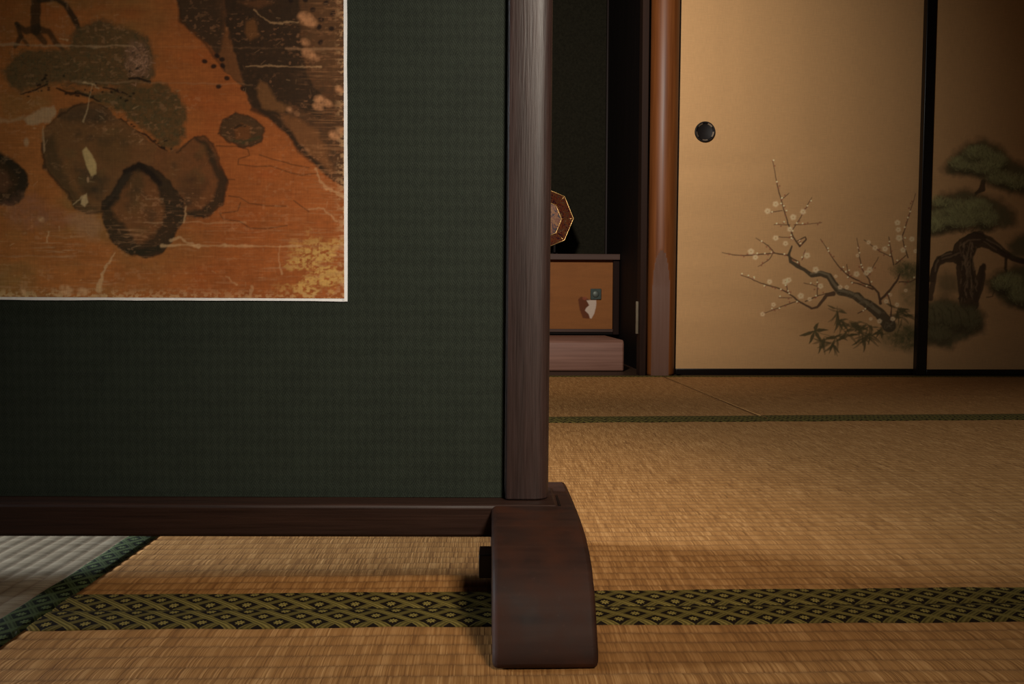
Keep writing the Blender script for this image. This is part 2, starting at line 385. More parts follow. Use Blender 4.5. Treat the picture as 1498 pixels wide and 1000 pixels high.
make_mat((XJ+.0020, yf(XJ)), (2.44, yf(2.44)), (2.44, 2.449), (XJ+.0020, 2.449), hw=.042)
make_mat((-3.0, .568), (XL-.948, .568), (XL-.948, yf(XL-.948)), (-3.0, yf(-3.0)))
make_mat((-3.0, -.38), (XL-.948, -.38), (XL-.948, .566), (-3.0, .566))
make_mat((-2.99, yf(-2.99)), (-1.379, yf(-1.379)), (-1.379, 2.449), (-2.99, 2.449), hw=.042)
make_mat((XR+.945, -.38), (XR+.945, yf(XR+.945)), (XR, yf(XR)), (XR, -.38))

# ------------------------------------------------------------------ room shell
YW = 2.452
struct(obj('ceiling', B(-3.1, 2.6, -1.4, 3.5, 2.40, 2.46), M['ceiling']))
struct(obj('wall_right', B(2.45, 2.55, -1.4, 2.6, -.056, 2.40), M['wall']))
bm = bmesh.new()
box(bm, -3.1, -3.0, -1.4, .60, -.056, 2.4); box(bm, -3.1, -3.0, 1.20, 2.6, -.056, 2.4); box(bm, -3.1, -3.0, .60, 1.20, 1.20, 2.4); box(bm, -3.1, -3.0, .60, 1.20, -.056, .50)
struct(obj('wall_left', bm, M['wall']))
struct(obj('wall_back', B(.575, 2.45, YW+.01, YW+.10, 1.80, 2.40), M['wall']))
# alcove
XA = .505; YB = 3.42
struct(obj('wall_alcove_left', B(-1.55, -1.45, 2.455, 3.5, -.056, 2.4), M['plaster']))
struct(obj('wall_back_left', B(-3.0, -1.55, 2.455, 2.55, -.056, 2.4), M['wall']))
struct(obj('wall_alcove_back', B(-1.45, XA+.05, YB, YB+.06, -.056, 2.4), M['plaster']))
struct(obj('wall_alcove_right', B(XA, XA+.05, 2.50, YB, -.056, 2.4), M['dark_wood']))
p = aty(885.8, 300, 3.40)
struct(obj('trim_1', B(p.x, XA-.0005, 3.40, YB-.001, -.05, 2.4), wood('corner_strip_wood', (.016, .008, .006), (.030, .015, .011), 'z', .4, .5, .3, .1), bevel=.0015), 'thin wooden strip in the back corner of the alcove')
struct(obj('trim_2', B(-1.44, XA-.001, 2.4505, 3.40, -.05, .0005), M['sill_wood']), 'dark floor board of the alcove')
struct(obj('trim_5', B(.466, .486, 2.4505, 2.4995, -.05, 2.4), wood('jamb_wood', (.016, .007, .004), (.032, .013, .007), 'z', .4, .6, .15, .1), bevel=.0015), 'dark reddish wooden jamb left of the round pillar')
# door sill
struct(obj('trim_3', B(.60, 2.44, 2.4505, 2.53, -.05, .001), M['sill_wood']), 'wooden sill under the sliding doors')
struct(obj('trim_4', B(.60, 2.44, 2.4505, 2.53, 1.765, 1.80), M['sill_wood'], bevel=.002), 'lintel over the sliding doors')

# ------------------------------------------------------------------ pillar
c0 = aty(966, 300, 2.49); RC = .0435
col = thing('wooden_pillar', 'round polished orange-brown wooden pillar between alcove and painted door, facet planed at its foot', 'pillar', (aty(965.2, 546, 2.486).x, 2.486, 0))
col['kind'] = 'thing'
bm = bmesh.new(); NS = 72; zs = [0]+[i*.0075 for i in range(1, 80)]+[.65, .8, 1.1, 1.6, 2.4]
lean = .004
fa = math.radians(-102)      # facet direction, facing the viewer
nx, ny = math.cos(fa), math.sin(fa)
rows = []; fac = []
for z in zs:
    r = []; d = RC*(.785 if z < .27 else .785+.215*min(2, (z-.27)/.115)**1.5)
    for i in range(NS):
        a = 2*math.pi*i/NS; x, y = RC*math.cos(a), RC*math.sin(a); k = x*nx+y*ny; cut = k > d
        if cut: x -= nx*(k-d); y -= ny*(k-d)
        r.append((bm.verts.new((x+lean*z, y, z)), cut))
    rows.append(r)
for r0, r1 in zip(rows[:-1], rows[1:]):
    for i in range(NS):
        j = (i+1) % NS; q = (r0[i], r0[j], r1[j], r1[i]); f = bm.faces.new([v[0] for v in q])
        if sum(v[1] for v in q) >= 3: f.material_index = 1; f.smooth = False
        else: f.smooth = True
bm.faces.new([v[0] for v in rows[0]][::-1]); bm.faces.new([v[0] for v in rows[-1]])
o = obj('shaft', bm, M['column_wood'], col); o.data.materials.append(M['facet_wood'])

# pale strip on the dark wall left of the pillar
p = aty(935, 465, 2.56)
bm = prism([(-.004, .0), (.003, .001), (.0035, .03), (.001, .034), (.0005, .062), (.0035, .066), (.003, .098), (-.002, .10), (-.004, .095)], (0, 1, 0), (0, 0, 1), (-.0075, 0, 0))
z0 = aty(935, 488, 2.476).z
st = obj('latch_strip', bm, M['ivory'], bevel=.0006); st.location = (.4655, 2.476, z0)
st['label'] = 'thin pale upright strip fixed low on the dark jamb left of the pillar'; st['category'] = 'latch'

# ------------------------------------------------------------------ sliding doors
BASE_F = np.array((.64, .36, .155))
def rel(c, base): return lin(c)/lin(base)*BASE_F       # paint as seen against the paper around it
FB = (122, 88, 58)                                       # how the paper looks around the plum
cv = Canvas(1040, 205, 1364, 545, 1.6, BASE_F)
n = fbm(cv.h, cv.w, 120, 40, 77)[..., None]; cv.a *= (.94+.12*n)
def T3(u, v): return 1050+u/3.127, 220+v/3.127
TR = rel((45, 35, 24), FB); TRL = rel((84, 68, 50), FB); TW = rel((48, 31, 21), FB); PET = rel((158, 128, 98), FB); PETC = rel((176, 146, 112), FB); BUD = rel((96, 52, 36), FB); LEAF = rel((52, 42, 24), FB)
# soft haze of the ground and far pine wash
for (u, v, rx, ry, c, al) in ((560, 800, 160, 60, (100, 66, 36), .35), (470, 740, 120, 16, (92, 62, 38), .5), (690, 560, 140, 90, (116, 76, 48), .35)):
    x, y = T3(u, v); cv.dot(x, y, rx/3.127, ry/3.127, rel(c, FB), al, 14)
for (u, v, rx, ry, al) in ((862, 545, 62, 34, .75), (890, 575, 45, 40, .6), (880, 660, 45, 60, .45), (850, 840, 95, 52, .7), (880, 870, 60, 50, .7), (800, 880, 50, 30, .4)):
    x, y = T3(u, v); cv.dot(x, y, rx/3.127, ry/3.127, rel((66, 54, 32), FB), al, 5, 0, .7)
for i in range(420):
    u, v = (random.gauss(865, 32), random.gauss(555, 22)) if i % 2 else (random.gauss(850, 48), random.gauss(850, 28))
    x, y = T3(u, v); a = random.uniform(-2.6, -.5); l = random.uniform(2, 4.5)
    cv.stroke([(x, y, .7), (x+l*math.cos(a), y+l*math.sin(a), .4)], rel((44, 40, 22), FB), .5, .5, 0)
def st3(pts, c=TW, al=.92, ws=1.0): cv.stroke([(*T3(u, v), max(w_/3.127, .85)) for u, v, w_ in pts], c, al, .55, .9, ws)
# bamboo leaves
def leaf(u, v, a, l, w_=13, al=.85, c=LEAF):
    st3([(u, v, 3), (u+l*.35*math.cos(a), v+l*.35*math.sin(a), w_), (u+l*.7*math.cos(a+.05), v+l*.7*math.sin(a+.05), w_*.7), (u+l*math.cos(a+.1), v+l*math.sin(a+.1), 1.5)], c, al)
for a, l in ((2.75, 70), (1.85, 62), (-.2, 62), (-1.2, 42), (.9, 60)): leaf(442, 826, a, l, 17, .95)
for (u, v) in ((548, 735), (560, 775), (610, 800), (540, 850), (480, 865), (640, 800), (690, 800), (700, 845), (740, 815), (660, 850), (590, 840), (520, 880), (830, 730), (850, 755)):
    for k in range(10):
        a = random.choice((random.uniform(-.5, 1.0), random.uniform(1.0, 2.0), random.uniform(2.2, 3.5))); leaf(u+random.uniform(-12, 12), v+random.uniform(-12, 12), a, random.uniform(34, 66), random.uniform(8, 13), random.uniform(.55, .9))
st3([(545, 715, 3), (550, 790, 4), (600, 850, 4)], LEAF, .7); st3([(440, 826, 3), (520, 850, 4), (640, 840, 4)], LEAF, .6)
# plum trunk and branches
trunk = [(785, 800, 62), (740, 745, 50), (690, 705, 44), (662, 690, 36), (640, 670, 42), (618, 664, 32), (600, 655, 32), (560, 645, 36), (530, 610, 32), (510, 575, 30), (470, 562, 26), (430, 570, 20), (395, 545, 16), (365, 530, 18), (335, 510, 16), (325, 475, 12), (338, 438, 8)]
st3(trunk, TR, .95); st3([(u-4, v-7, w_*.35) for u, v, w_ in trunk[1:12]], TRL, .7)
for i in range(60):
    k = random.randrange(0, 8); u, v, w_ = trunk[k]; st3([(u+random.uniform(-25, 25), v+random.uniform(-15, 15), 5), (u+random.uniform(-20, 20), v+random.uniform(-15, 15), 3)], random.choice((TR*.7, TRL, TRL*.8)), .35)
BR = [[(335, 490, 8), (370, 510, 7), (375, 530, 7)], [(375, 438, 8), (345, 395, 7), (320, 330, 6), (300, 260, 5), (280, 190, 5), (262, 110, 4), (252, 45, 2.5)],
 [(375, 438, 8), (405, 407, 7), (400, 396, 6), (365, 412, 5)], [(320, 480, 8), (260, 470, 6), (190, 475, 6), (120, 480, 5), (60, 475, 4), (20, 466, 2.5)],
 [(260, 470, 5), (230, 435, 5), (175, 400, 2.5)], [(250, 475, 4), (235, 500, 4), (185, 530, 2.5)], [(345, 400, 4), (280, 395, 3)], [(330, 340, 4), (258, 338, 3)],
 [(340, 365, 4), (370, 320, 4), (405, 260, 4), (430, 215, 2.5)], [(350, 340, 4), (420, 335, 3), (475, 330, 2.5)], [(295, 275, 4), (230, 285, 3)], [(298, 218, 4), (325, 195, 3)],
 [(530, 655, 22), (500, 660, 16), (480, 685, 14), (455, 715, 11), (430, 722, 10), (380, 695, 8), (320, 650, 7), (280, 630, 6), (200, 608, 5), (150, 585, 4), (105, 570, 2.5)],
 [(360, 690, 5), (290, 715, 4), (200, 750, 2.5)], [(320, 645, 4), (315, 610, 3), (330, 590, 3)], [(400, 690, 5), (455, 665, 5), (495, 655, 4)], [(455, 665, 4), (455, 590, 3)], [(455, 620, 3), (395, 605, 3)], [(340, 675, 3), (280, 672, 3)],
 [(745, 700, 13), (735, 650, 10), (705, 620, 9), (660, 605, 7), (600, 575, 6), (550, 525, 5), (505, 460, 4), (470, 405, 2.5)], [(710, 635, 8), (650, 612, 6), (610, 600, 4)],
 [(700, 615, 7), (693, 588, 6), (660, 545, 5), (645, 460, 4), (635, 400, 2.5)], [(690, 570, 4), (735, 490, 3)], [(600, 575, 4), (590, 520, 3)], [(748, 680, 12), (790, 635, 11), (820, 595, 10), (832, 565, 8)],
 [(806, 522, 6), (795, 480, 5), (782, 395, 4)], [(795, 487, 5), (740, 460, 4), (670, 408, 3)], [(870, 490, 6), (850, 430, 5), (845, 390, 5), (870, 310, 4), (905, 198, 2.5)],
 [(830, 600, 5), (880, 600, 4), (910, 585, 4)], [(790, 780, 9), (795, 720, 6), (778, 660, 5)], [(815, 520, 5), (860, 480, 4)], [(385, 500, 4), (400, 455, 3)], [(690, 720, 6), (640, 745, 4)]]
for b_ in BR: st3(b_)
buds = []
for b_ in BR:
    for (u0, v0, w0), (u1, v1, w1) in zip(b_[:-1], b_[1:]):
        L_ = math.hypot(u1-u0, v1-v0)
        if w0 < 9 and L_ > 15:
            for k in range(max(1, int(L_/22))):
                s_ = random.random(); buds.append((u0+(u1-u0)*s_+random.gauss(0, 5), v0+(v1-v0)*s_+random.gauss(0, 5)))
for u, v in buds:
    x, y = T3(u, v); cv.dot(x, y, 1.3, 1.2, BUD, .85, .5)
    if random.random() < .6: cv.dot(x+random.uniform(-1.2, 1.2), y-random.uniform(.8, 1.8), 1.2, 1.1, PETC, .8, .5)
FLW = [(265, 245), (228, 277), (390, 280), (345, 305), (330, 360), (265, 400), (310, 425), (152, 462), (172, 488), (408, 480), (380, 665), (470, 620), (237, 600), (325, 592), (310, 600), (635, 565), (695, 545), (680, 560), (720, 445), (822, 330), (826, 362), (830, 400), (848, 455), (888, 405), (765, 450), (448, 545), (820, 705), (770, 690), (800, 770), (255, 705), (205, 748), (420, 680), (540, 575), (560, 625), (590, 625), (690, 420), (700, 770), (740, 780), (905, 460), (860, 640), (790, 660), (640, 480)]
for i, (u, v) in enumerate(FLW):
    x, y = T3(u, v); R_ = random.uniform(3.6, 4.8) if i < 26 else random.uniform(2.2, 3.4)
    ph = random.random()*6
    for k in range(5):
        a = ph+k*1.2566; cv.dot(x+R_*.6*math.cos(a), y+R_*.6*math.sin(a), R_*.5, R_*.45, PET, .62, .9)
    cv.dot(x, y, .9, .9, rel((120, 84, 50), FB), .7, .5)

FP = (86, 56, 34)
cp = Canvas(1350, 180, 1510, 545, 1.6, BASE_F)
n = fbm(cp.h, cp.w, 120, 40, 78)[..., None]; cp.a *= (.94+.12*n)
def T4(u, v): return 1290+u/2.857, 190+v/2.857
def r2(c): return rel(c, FP)
GD, GM, GL, BK, BKL = r2((27, 18, 9)), r2((42, 32, 18)), r2((68, 57, 34)), r2((32, 19, 11)), r2((62, 42, 28))
def clump(pts, al=.9, f=4): cp.poly([T4(u, v) for u, v in pts], GD, al*.75, f+2, 5); cp.poly([T4(u+(c_-u)*.12, v+(d_-v)*.12+4) for (u, v) in pts for (c_, d_) in [(sum(p_[0] for p_ in pts)/len(pts), sum(p_[1] for p_ in pts)/len(pts))]], GM, al*.9, f, 4, .3)
def tuft(u, v, ru, rv, n_=110, c=GL, al=.55):
    x, y = T4(u, v); cp.dot(x, y+rv/2.857*.55, ru/2.857*1.02, rv/2.857*.7, GD, .6, 3.5, 0, .3); cp.dot(x, y-rv/2.857*.12, ru/2.857*.92, rv/2.857*.72, c, .62, 3, 0, .4)
    for i in range(n_):
        a = random.random()*6.28; rr = math.sqrt(random.random()); xx = x+ru/2.857*rr*math.cos(a); yy = y+rv/2.857*rr*math.sin(a)
        an = math.atan2(yy-(y+rv/2.857*1.3), xx-x)+random.gauss(0, .35); l = random.uniform(2, 4.5)
        cp.stroke([(xx, yy, .9), (xx+l*math.cos(an), yy+l*math.sin(an), .5)], random.choice((c, c*1.15, GM, GD)), al, .5, 0)
# trunk and limbs behind the needles
def st4(pts, c=BK, al=.92): cp.stroke([(*T4(u, v), w_/2.857) for u, v, w_ in pts], c, al, .8, 1.6)
clump([(230, 610), (270, 590), (320, 620), (320, 670), (270, 690), (235, 670)], .5, 6)
st4([(365, 720, 84), (355, 650, 78), (345, 580, 70), (350, 520, 70), (375, 465, 66), (410, 440, 40)])
st4([(345, 530, 40), (290, 522, 34), (240, 540, 30), (222, 580, 26), (212, 645, 24), (200, 700, 30)]); st4([(395, 445, 44), (455, 462, 30), (510, 510, 26), (560, 540, 24), (600, 550, 22)])
def T6(u, v): return 1317+u/2.448, 190+v/2.448
trunk2 = [(103, 545), (112, 500), (124, 470), (142, 452), (165, 440), (188, 436), (196, 410), (215, 392), (240, 378), (262, 366), (292, 374), (325, 396), (345, 418), (375, 440), (452, 470), (452, 484), (400, 470), (352, 446), (318, 428), (290, 420), (268, 426), (260, 450), (264, 485), (274, 520), (284, 486), (302, 484), (300, 520), (288, 570), (274, 612), (248, 602), (232, 614), (206, 606), (218, 560), (222, 522), (210, 488), (190, 474), (165, 474), (145, 486), (130, 510), (122, 545)]
cp.poly([T6(u, v) for u, v in trunk2], BK, .95, .8, 1.5)
cp.stroke([(*T6(u, v), 1.6) for u, v in trunk2[:16]], GD*.8, .8, .6, 1)
for ln in ([(150, 460, 4), (185, 452, 5), (212, 440, 4)], [(215, 415, 5), (245, 395, 6), (285, 392, 4)], [(300, 398, 4), (345, 430, 3)], [(228, 450, 7), (238, 500, 8), (240, 560, 6)], [(250, 440, 4), (252, 520, 5), (258, 590, 4)], [(292, 500, 4), (284, 560, 3)]): cp.stroke([(*T6(u, v), w_/2.448) for u, v, w_ in ln], BKL, .65, .8, 2)
st4([(425, 570, 22), (418, 640, 26), (395, 710, 24)]); st4([(520, 520, 14), (515, 580, 12), (525, 600, 10)]); st4([(425, 215, 20), (420, 245, 24), (395, 265, 14)])
st4([(440, 700, 4), (462, 695, 4), (470, 670, 4)])
for i in range(70):
    u, v = random.uniform(325, 400), random.uniform(470, 715); st4([(u, v, 5), (u+random.uniform(-8, 8), v+random.uniform(10, 28), 4)], random.choice((BKL, BKL*1.25, GD)), .5)
for (a, b_) in (((290, 515), (250, 525)), ((235, 545), (222, 590)), ((440, 455), (500, 495)), ((370, 470), (345, 560))): st4([(*a, 7), (*b_, 6)], BKL, .6)
clump([(250, 165), (300, 100), (350, 55), (420, 36), (490, 60), (530, 110), (620, 160), (620, 280), (540, 265), (470, 238), (430, 215), (390, 195), (330, 188), (270, 182)])
clump([(180, 320), (260, 265), (340, 243), (430, 268), (500, 290), (560, 340), (565, 395), (520, 410), (480, 398), (450, 425), (380, 410), (300, 418), (230, 432), (180, 450)])
clump([(430, 625), (480, 590), (560, 560), (620, 560), (620, 760), (540, 740), (500, 720), (480, 680), (440, 672)]); clump([(525, 475), (560, 445), (620, 425), (620, 535), (545, 530)], .8)
clump([(170, 720), (260, 690), (330, 718), (400, 730), (437, 780), (422, 840), (370, 862), (320, 882), (280, 912), (200, 895), (150, 900)])
for a in ((340, 140, 60, 38), (400, 95, 60, 36), (470, 130, 55, 45), (430, 160, 60, 30), (500, 200, 60, 35), (570, 220, 50, 35),
          (260, 370, 60, 50), (330, 330, 70, 45), (400, 330, 60, 55), (340, 380, 80, 35), (450, 370, 40, 45), (220, 400, 40, 35), (240, 300, 45, 24),
          (540, 640, 60, 50), (580, 690, 50, 45), (500, 640, 40, 35)): tuft(*a)
for a in ((230, 770, 55, 60), (300, 780, 55, 60), (370, 790, 50, 55), (240, 850, 50, 40)): tuft(*a, 120, GM*1.2, .6)
for k in range(7):
    u = 200+k*36; st4([(u-10, 735, 3), (u+18, 755+k*2, 7), (u+22, 820-k*2, 4)], GD, .4) if u < 380 else None
for k in range(26):
    u, v = random.uniform(280, 430), random.uniform(405, 425); st4([(u, v, 4), (u+random.uniform(-10, 10), v+random.uniform(4, 12), 3)], GD, .5)

def fusuma(name, label, xa, xb, Y, canvas, fine, pull=None, stile=.027, stile_l=None, zt=1.765):
    """xa, xb: outer edges at floor level; panel lies in the plane Y"""
    r = thing(name, label, 'door', (xa, Y, 0)); del r['category']; r['kind'] = 'structure'
    Wd = xb-xa; sl = stile if stile_l is None else stile_l; br = .020; sk = lean
    def P3(u, v): return np.stack([u+sk*v, np.zeros_like(u), v], -1)
    fu, fv = fine
    def colr(U, V):
        X = xa+U+sk*V; Z = V; D = np.stack([X, np.full_like(X, Y), Z-H], -1)
        zc = D@np.array(FW); px = 749+FPX*(D@np.array(RT))/zc; py = 500-FPX*(D@np.array(UP))/zc
        return canvas.sample(px, py)
    def edges(a, b, f, step):
        f0, f1 = max(f[0], a), min(f[1], b); e = [a]
        if f0 > a: e += list(np.linspace(a, f0, 8)[1:])
        e += list(np.arange(f0+step, f1, step)) + [f1]
        if f1 < b: e += list(np.linspace(f1, b, 8)[1:])
        return np.array(e)
    s = .00165
    us = edges(sl*.8, Wd-stile*.8, fu, s); vs = edges(br*.8, zt-br, fv, s)
    sheet('paper_panel', us, vs, P3, colr, M['painted_paper'], r, .012)
    def bar(nm, x0, x1, z0, z1, y0=-.004, y1=.018):
        bm = B(x0, x1, y0, y1, z0, z1)
        for v in bm.verts: v.co.x += sk*v.co.z
        obj(nm, bm, M['lacquer'], r, bevel=.002)
    bar('stile', 0, sl, .001, zt); bar('stile', Wd-stile, Wd, .001, zt)
    bar('bottom_rail', sl+.0003, Wd-stile-.0003, .001, br); bar('top_rail', sl+.0003, Wd-stile-.0003, zt-br, zt)
    if pull:
        q = aty(*pull, Y); q = Vector((q.x-xa, 0, q.z)); R_ = .0315
        bm = bmesh.new(); NS = 40
        prof = [(R_*1.0, .002), (R_*1.0, -.004), (R_*.96, -.0060), (R_*.88, -.0060), (R_*.84, -.0045), (R_*.80, -.0025), (R_*.74, -.0012), (0.0001, -.0008)]
        rws = [[bm.verts.new((q.x+rr*math.cos(2*math.pi*i/NS), yy, q.z+rr*math.sin(2*math.pi*i/NS))) for i in range(NS)] for rr, yy in prof]
        for a0, a1 in zip(rws[:-1], rws[1:]):
            for i in range(NS): bm.faces.new((a0[i], a0[(i+1) % NS], a1[(i+1) % NS], a1[i]))
        bm.faces.new(rws[-1]); pl = obj('door_pull', bm, M['iron'], r, smooth=True); pl['label'] = 'round dark metal recessed door pull'
        for k in range(5):           # petal inlays on the rim
            bm = bmesh.new(); ac = math.pi/2+math.pi/5+k*2*math.pi/5; n_ = 8; vv = []
            for rr, yy in ((R_*.75, -.0030), (R_*.86, -.0066)):
                vv.append([bm.verts.new((q.x+rr*math.cos(ac+(i/n_-.5)*.62), yy, q.z+rr*math.sin(ac+(i/n_-.5)*.62))) for i in range(n_+1)])
            vv.append([bm.verts.new((v.co.x, -.0005, v.co.z)) for v in vv[1]])
            for a0, a1 in zip(vv[:-1], vv[1:]):
                for i in range(n_): bm.faces.new((a0[i], a0[i+1], a1[i+1], a1[i]))
            obj('petal_inlay', bm, M['bronze'], pl)
    return r
Y1, Y2 = 2.482, 2.458
xa1 = aty(983, 545, Y1).x; xb1 = aty(1356, 545, Y1).x
stile1 = aty(987.8, 541, Y1).x-xa1
xp0 = aty(1036, 400, Y1).x-xa1
fusuma('door_1', 'cream sliding paper door painted with a flowering plum branch, round dark pull at left', xa1, xb1+.012, Y1, cv, ((xp0, 9), (aty(1200, 540, Y1).z, aty(1200, 212, Y1).z)), (1031, 193), .026, stile1)
xa2 = aty(1339.6, 545, Y2).x; sw = aty(1354.3, 545, Y2).x-xa2
fusuma('door_2', 'sliding paper door painted with a dark green pine tree, right of the plum door', xa2, xa2+.78, Y2, cp, ((0, aty(1512, 400, Y2).x-xa2), (aty(1400, 540, Y2).z, aty(1400, 186, Y2).z)), None, .027, sw)

# ------------------------------------------------------------------ alcove furniture
pf = aty(913, 515, 2.60)
zb = aty(850, 497, 2.60).z
bm = prism([(2.60, .0012), (2.60, zb-.012), (2.604, zb-.004), (2.612, zb), (3.0, zb), (3.0, .0012)], (0, 1, 0), (0, 0, 1), (pf.x+1.3, 0, 0))
for v in bm.verts: v.co.x -= 1.3
beam = obj('step_beam', bm, M['beam_wood'], bevel=.006, seg=3)
beam['label'] = 'pinkish brown rounded wooden beam at the foot of the alcove cabinet'; beam['category'] = 'beam'; beam['kind'] = 'thing'

YC = 3.06
zt_, zt2 = aty(850, 371.5, YC).z, aty(850, 380, YC).z
zp1, zp0 = zt2, aty(850, 481, YC).z
xr = aty(897, 430, YC).x; xo = min(aty(906, 430, YC).x, XA-.002)
cab = thing('alcove_cabinet', 'low built-in cabinet with orange-brown sliding panel, under the gilt octagonal dish', 'cabinet', (-.2, YC, zb))
def cb(nm, x0, x1, y0, y1, z0, z1, mt, bv=.0015): return obj(nm, B(x0+.2, x1+.2, y0, y1, z0-zb, z1-zb), M[mt], cab, bevel=bv)
cb('top_board', -1.3, xo, -.012, .30, zt2, zt_, 'board_wood')
cb('side_frame', xr, xo, .0, .28, zb+.0005, zt2-.0005, 'frame_wood')
cb('bottom_rail', -1.3, xr-.0005, .0, .28, zb+.0005, aty(850, 486, YC).z, 'dark_wood')
cb('bottom_lip', -1.3, xr-.0005, -.004, -.0005, aty(850, 485.5, YC).z, zp0, 'board_wood', .001)
cb('carcass', -1.3, xr-.001, .06, .28, aty(850, 486, YC).z+.0005, zt2-.0005, 'dark_wood')
# painted sliding panel: a pale and brown cut-paper leaf motif
xl = -.35
sp = Canvas(760, 372, 900, 492, 2.5, lin((150, 92, 45))*1.0)
sp.a *= (.9+.2*fbm(sp.h, sp.w, 60, 10, 9))[..., None]
def T5(u, v): return 835+u/14.28, 410+v/14.28
sp.poly([T5(*q) for q in ((150, 400), (220, 345), (320, 370), (420, 420), (430, 620), (390, 800), (250, 790), (190, 620))], lin((100, 48, 22)), .9, .8, 1)
sp.poly([T5(*q) for q in ((330, 420), (420, 410), (530, 410), (525, 570), (490, 690), (430, 800), (400, 790), (370, 700), (300, 630), (320, 580), (380, 520))], lin((212, 186, 165)), .95, .7, .6)
sp.dot(*T5(290, 375), 3.2, 2.4, lin((150, 76, 50)), .8, .8); sp.dot(*T5(-600, 330), 12, 9, lin((110, 62, 30)), .6, 4)
us = np.concatenate([np.linspace(xl+.2, aty(805, 430, YC).x+.2, 12)[:-1], np.arange(aty(805, 430, YC).x+.2, xr+.2-.0006, .0012), [xr+.2-.0006]]); vs = np.linspace(zp0-zb, zt2-zb-.0006, 200)
def colp(U, V):
    X = U-.2; Z = V+zb; D = np.stack([X, np.full_like(X, YC+.012), Z-H], -1); zc = D@np.array(FW)
    return sp.sample(749+FPX*(D@np.array(RT))/zc, 500-FPX*(D@np.array(UP))/zc)
spn = sheet('sliding_panel', us, vs, lambda u, v: np.stack([u, np.full_like(u, .012), v], -1), colp, M['painted_paper'], cab, .012)
g = aty(871.5, 430, YC+.012); ps = .0205
pp = obj('pull_plate', B(g.x+.2-ps, g.x+.2+ps, .006, .0118, g.z-zb-ps, g.z-zb+ps), M['verdigris'], cab, bevel=.0015); pp['label'] = 'square green-grey metal pull plate'
bm = bmesh.new(); bmesh.ops.create_uvsphere(bm, u_segments=20, v_segments=10, radius=.013)
for v in bm.verts: v.co = Vector((v.co.x+g.x+.2-.001, v.co.y*.35+.0052, v.co.z+g.z-zb))
bo = obj('boss', bm, M['verdigris_light'], pp, smooth=True)

# octagonal dish on its stand
YD = 3.17
dc = aty(793.5, 320, YD); Rp = 45/FPX*YD*1.0
dish = thing('octagonal_dish', 'octagonal dark red and gold decorated dish standing upright on the alcove cabinet', 'dish', (dc.x, YD, zt_))
zc_ = dc.z-zt_
t = NT('dish_glaze', .25, .5); c = t.coord(); v1 = t.noise(c, 60, 3, .6, 1.5); v2 = t.noise(c, 150, 2)
cc = t.ramp(v1, [(.38, (.02, .012, .02)), (.46, (.20, .035, .015)), (.52, (.22, .075, .02)), (.58, (.05, .018, .02)), (.66, (.30, .15, .06))]); t.col(t.mix(t.math('MULTIPLY', v2, .35), cc, (.03, .01, .01))); M['glaze'] = t.m
def octring(r0, y0, r1, y1, seg=None):
    q = []
    for r_, y_ in ((r0, y0), (r1, y1)): q.append([(r_*math.cos(k*math.pi/4), y_, zc_+r_*math.sin(k*math.pi/4)) for k in range(8)])
    return q
bm = bmesh.new(); prof = [(.0001, .010), (Rp*.63, .010), (Rp*.98, -.020), (Rp, -.019), (Rp*.66, .016), (.0001, .016)]
rws = [[bm.verts.new((r_*math.cos(k*math.pi/4), y_, zc_+r_*math.sin(k*math.pi/4))) for k in range(8)] for r_, y_ in prof]
for a0, a1 in zip(rws[:-1], rws[1:]):
    for i in range(8): bm.faces.new((a0[i], a0[(i+1) % 8], a1[(i+1) % 8], a1[i]))
for fc in bm.faces:
    cn = fc.calc_center_median()
    if math.hypot(cn.x, cn.z-zc_) < Rp*.5 and cn.y < .013: fc.material_index = 1
body = obj('dish_body', bm, M['glaze'], dish)
t = NT('dish_well_glaze', .3, .5); n_ = t.noise(t.coord(), 38, 3, .6, 1.2); t.col(t.ramp(n_, [(.40, (.035, .018, .025)), (.47, (.24, .060, .018)), (.54, (.40, .17, .045)), (.62, (.20, .045, .015)), (.70, (.42, .24, .10))])); body.data.materials.append(t.m)
def tube(pts, r_, closed=False, n_=8):
    bm = bmesh.new(); pts = [Vector(p_) for p_ in pts]; N_ = len(pts); rings = []
    for i, p_ in enumerate(pts):
        a_ = pts[(i+1) % N_] if closed or i < N_-1 else p_; b2 = pts[i-1] if closed or i > 0 else p_
        d = (a_-b2).normalized(); s1 = d.cross(Vector((0, 1, 0.01))).normalized(); s2 = d.cross(s1)
        rings.append([bm.verts.new(p_+s1*r_*math.cos(6.2832*k/n_)+s2*r_*math.sin(6.2832*k/n_)) for k in range(n_)])
    for i in range(N_ if closed else N_-1):
        A_, B_ = rings[i], rings[(i+1) % N_]
        for k in range(n_): bm.faces.new((A_[k], A_[(k+1) % n_], B_[(k+1) % n_], B_[k]))
    if not closed: bm.faces.new(rings[0]); bm.faces.new(rings[-1])
    return bm
for nm, r_, y_, rr in (('outer_rim', Rp*.99, -.021, .0019), ('inner_rim', Rp*.63, .0085, .0018)):
    obj(nm, tube([(r_*math.cos(k*math.pi/4), y_, zc_+r_*math.sin(k*math.pi/4)) for k in range(8)], rr, True), M['gold'], dish, smooth=True)
for k in range(8):
    a = k*math.pi/4; obj('gilt_ridge', tube([(Rp*.63*math.cos(a), .008, zc_+Rp*.63*math.sin(a)), (Rp*.985*math.cos(a), -.021, zc_+Rp*.985*math.sin(a))], .0013), M['gold'], dish, smooth=True)
stand = thing('dish_stand', 'small dark wooden stand holding up the octagonal dish', 'stand', (dc.x, YD, zt_))
zl = zc_-Rp*math.cos(math.pi/8)+.002
obj('base_bar', B(-.06, .06, -.025, .045, .0006, .010), M['dark_wood'], stand, bevel=.002)
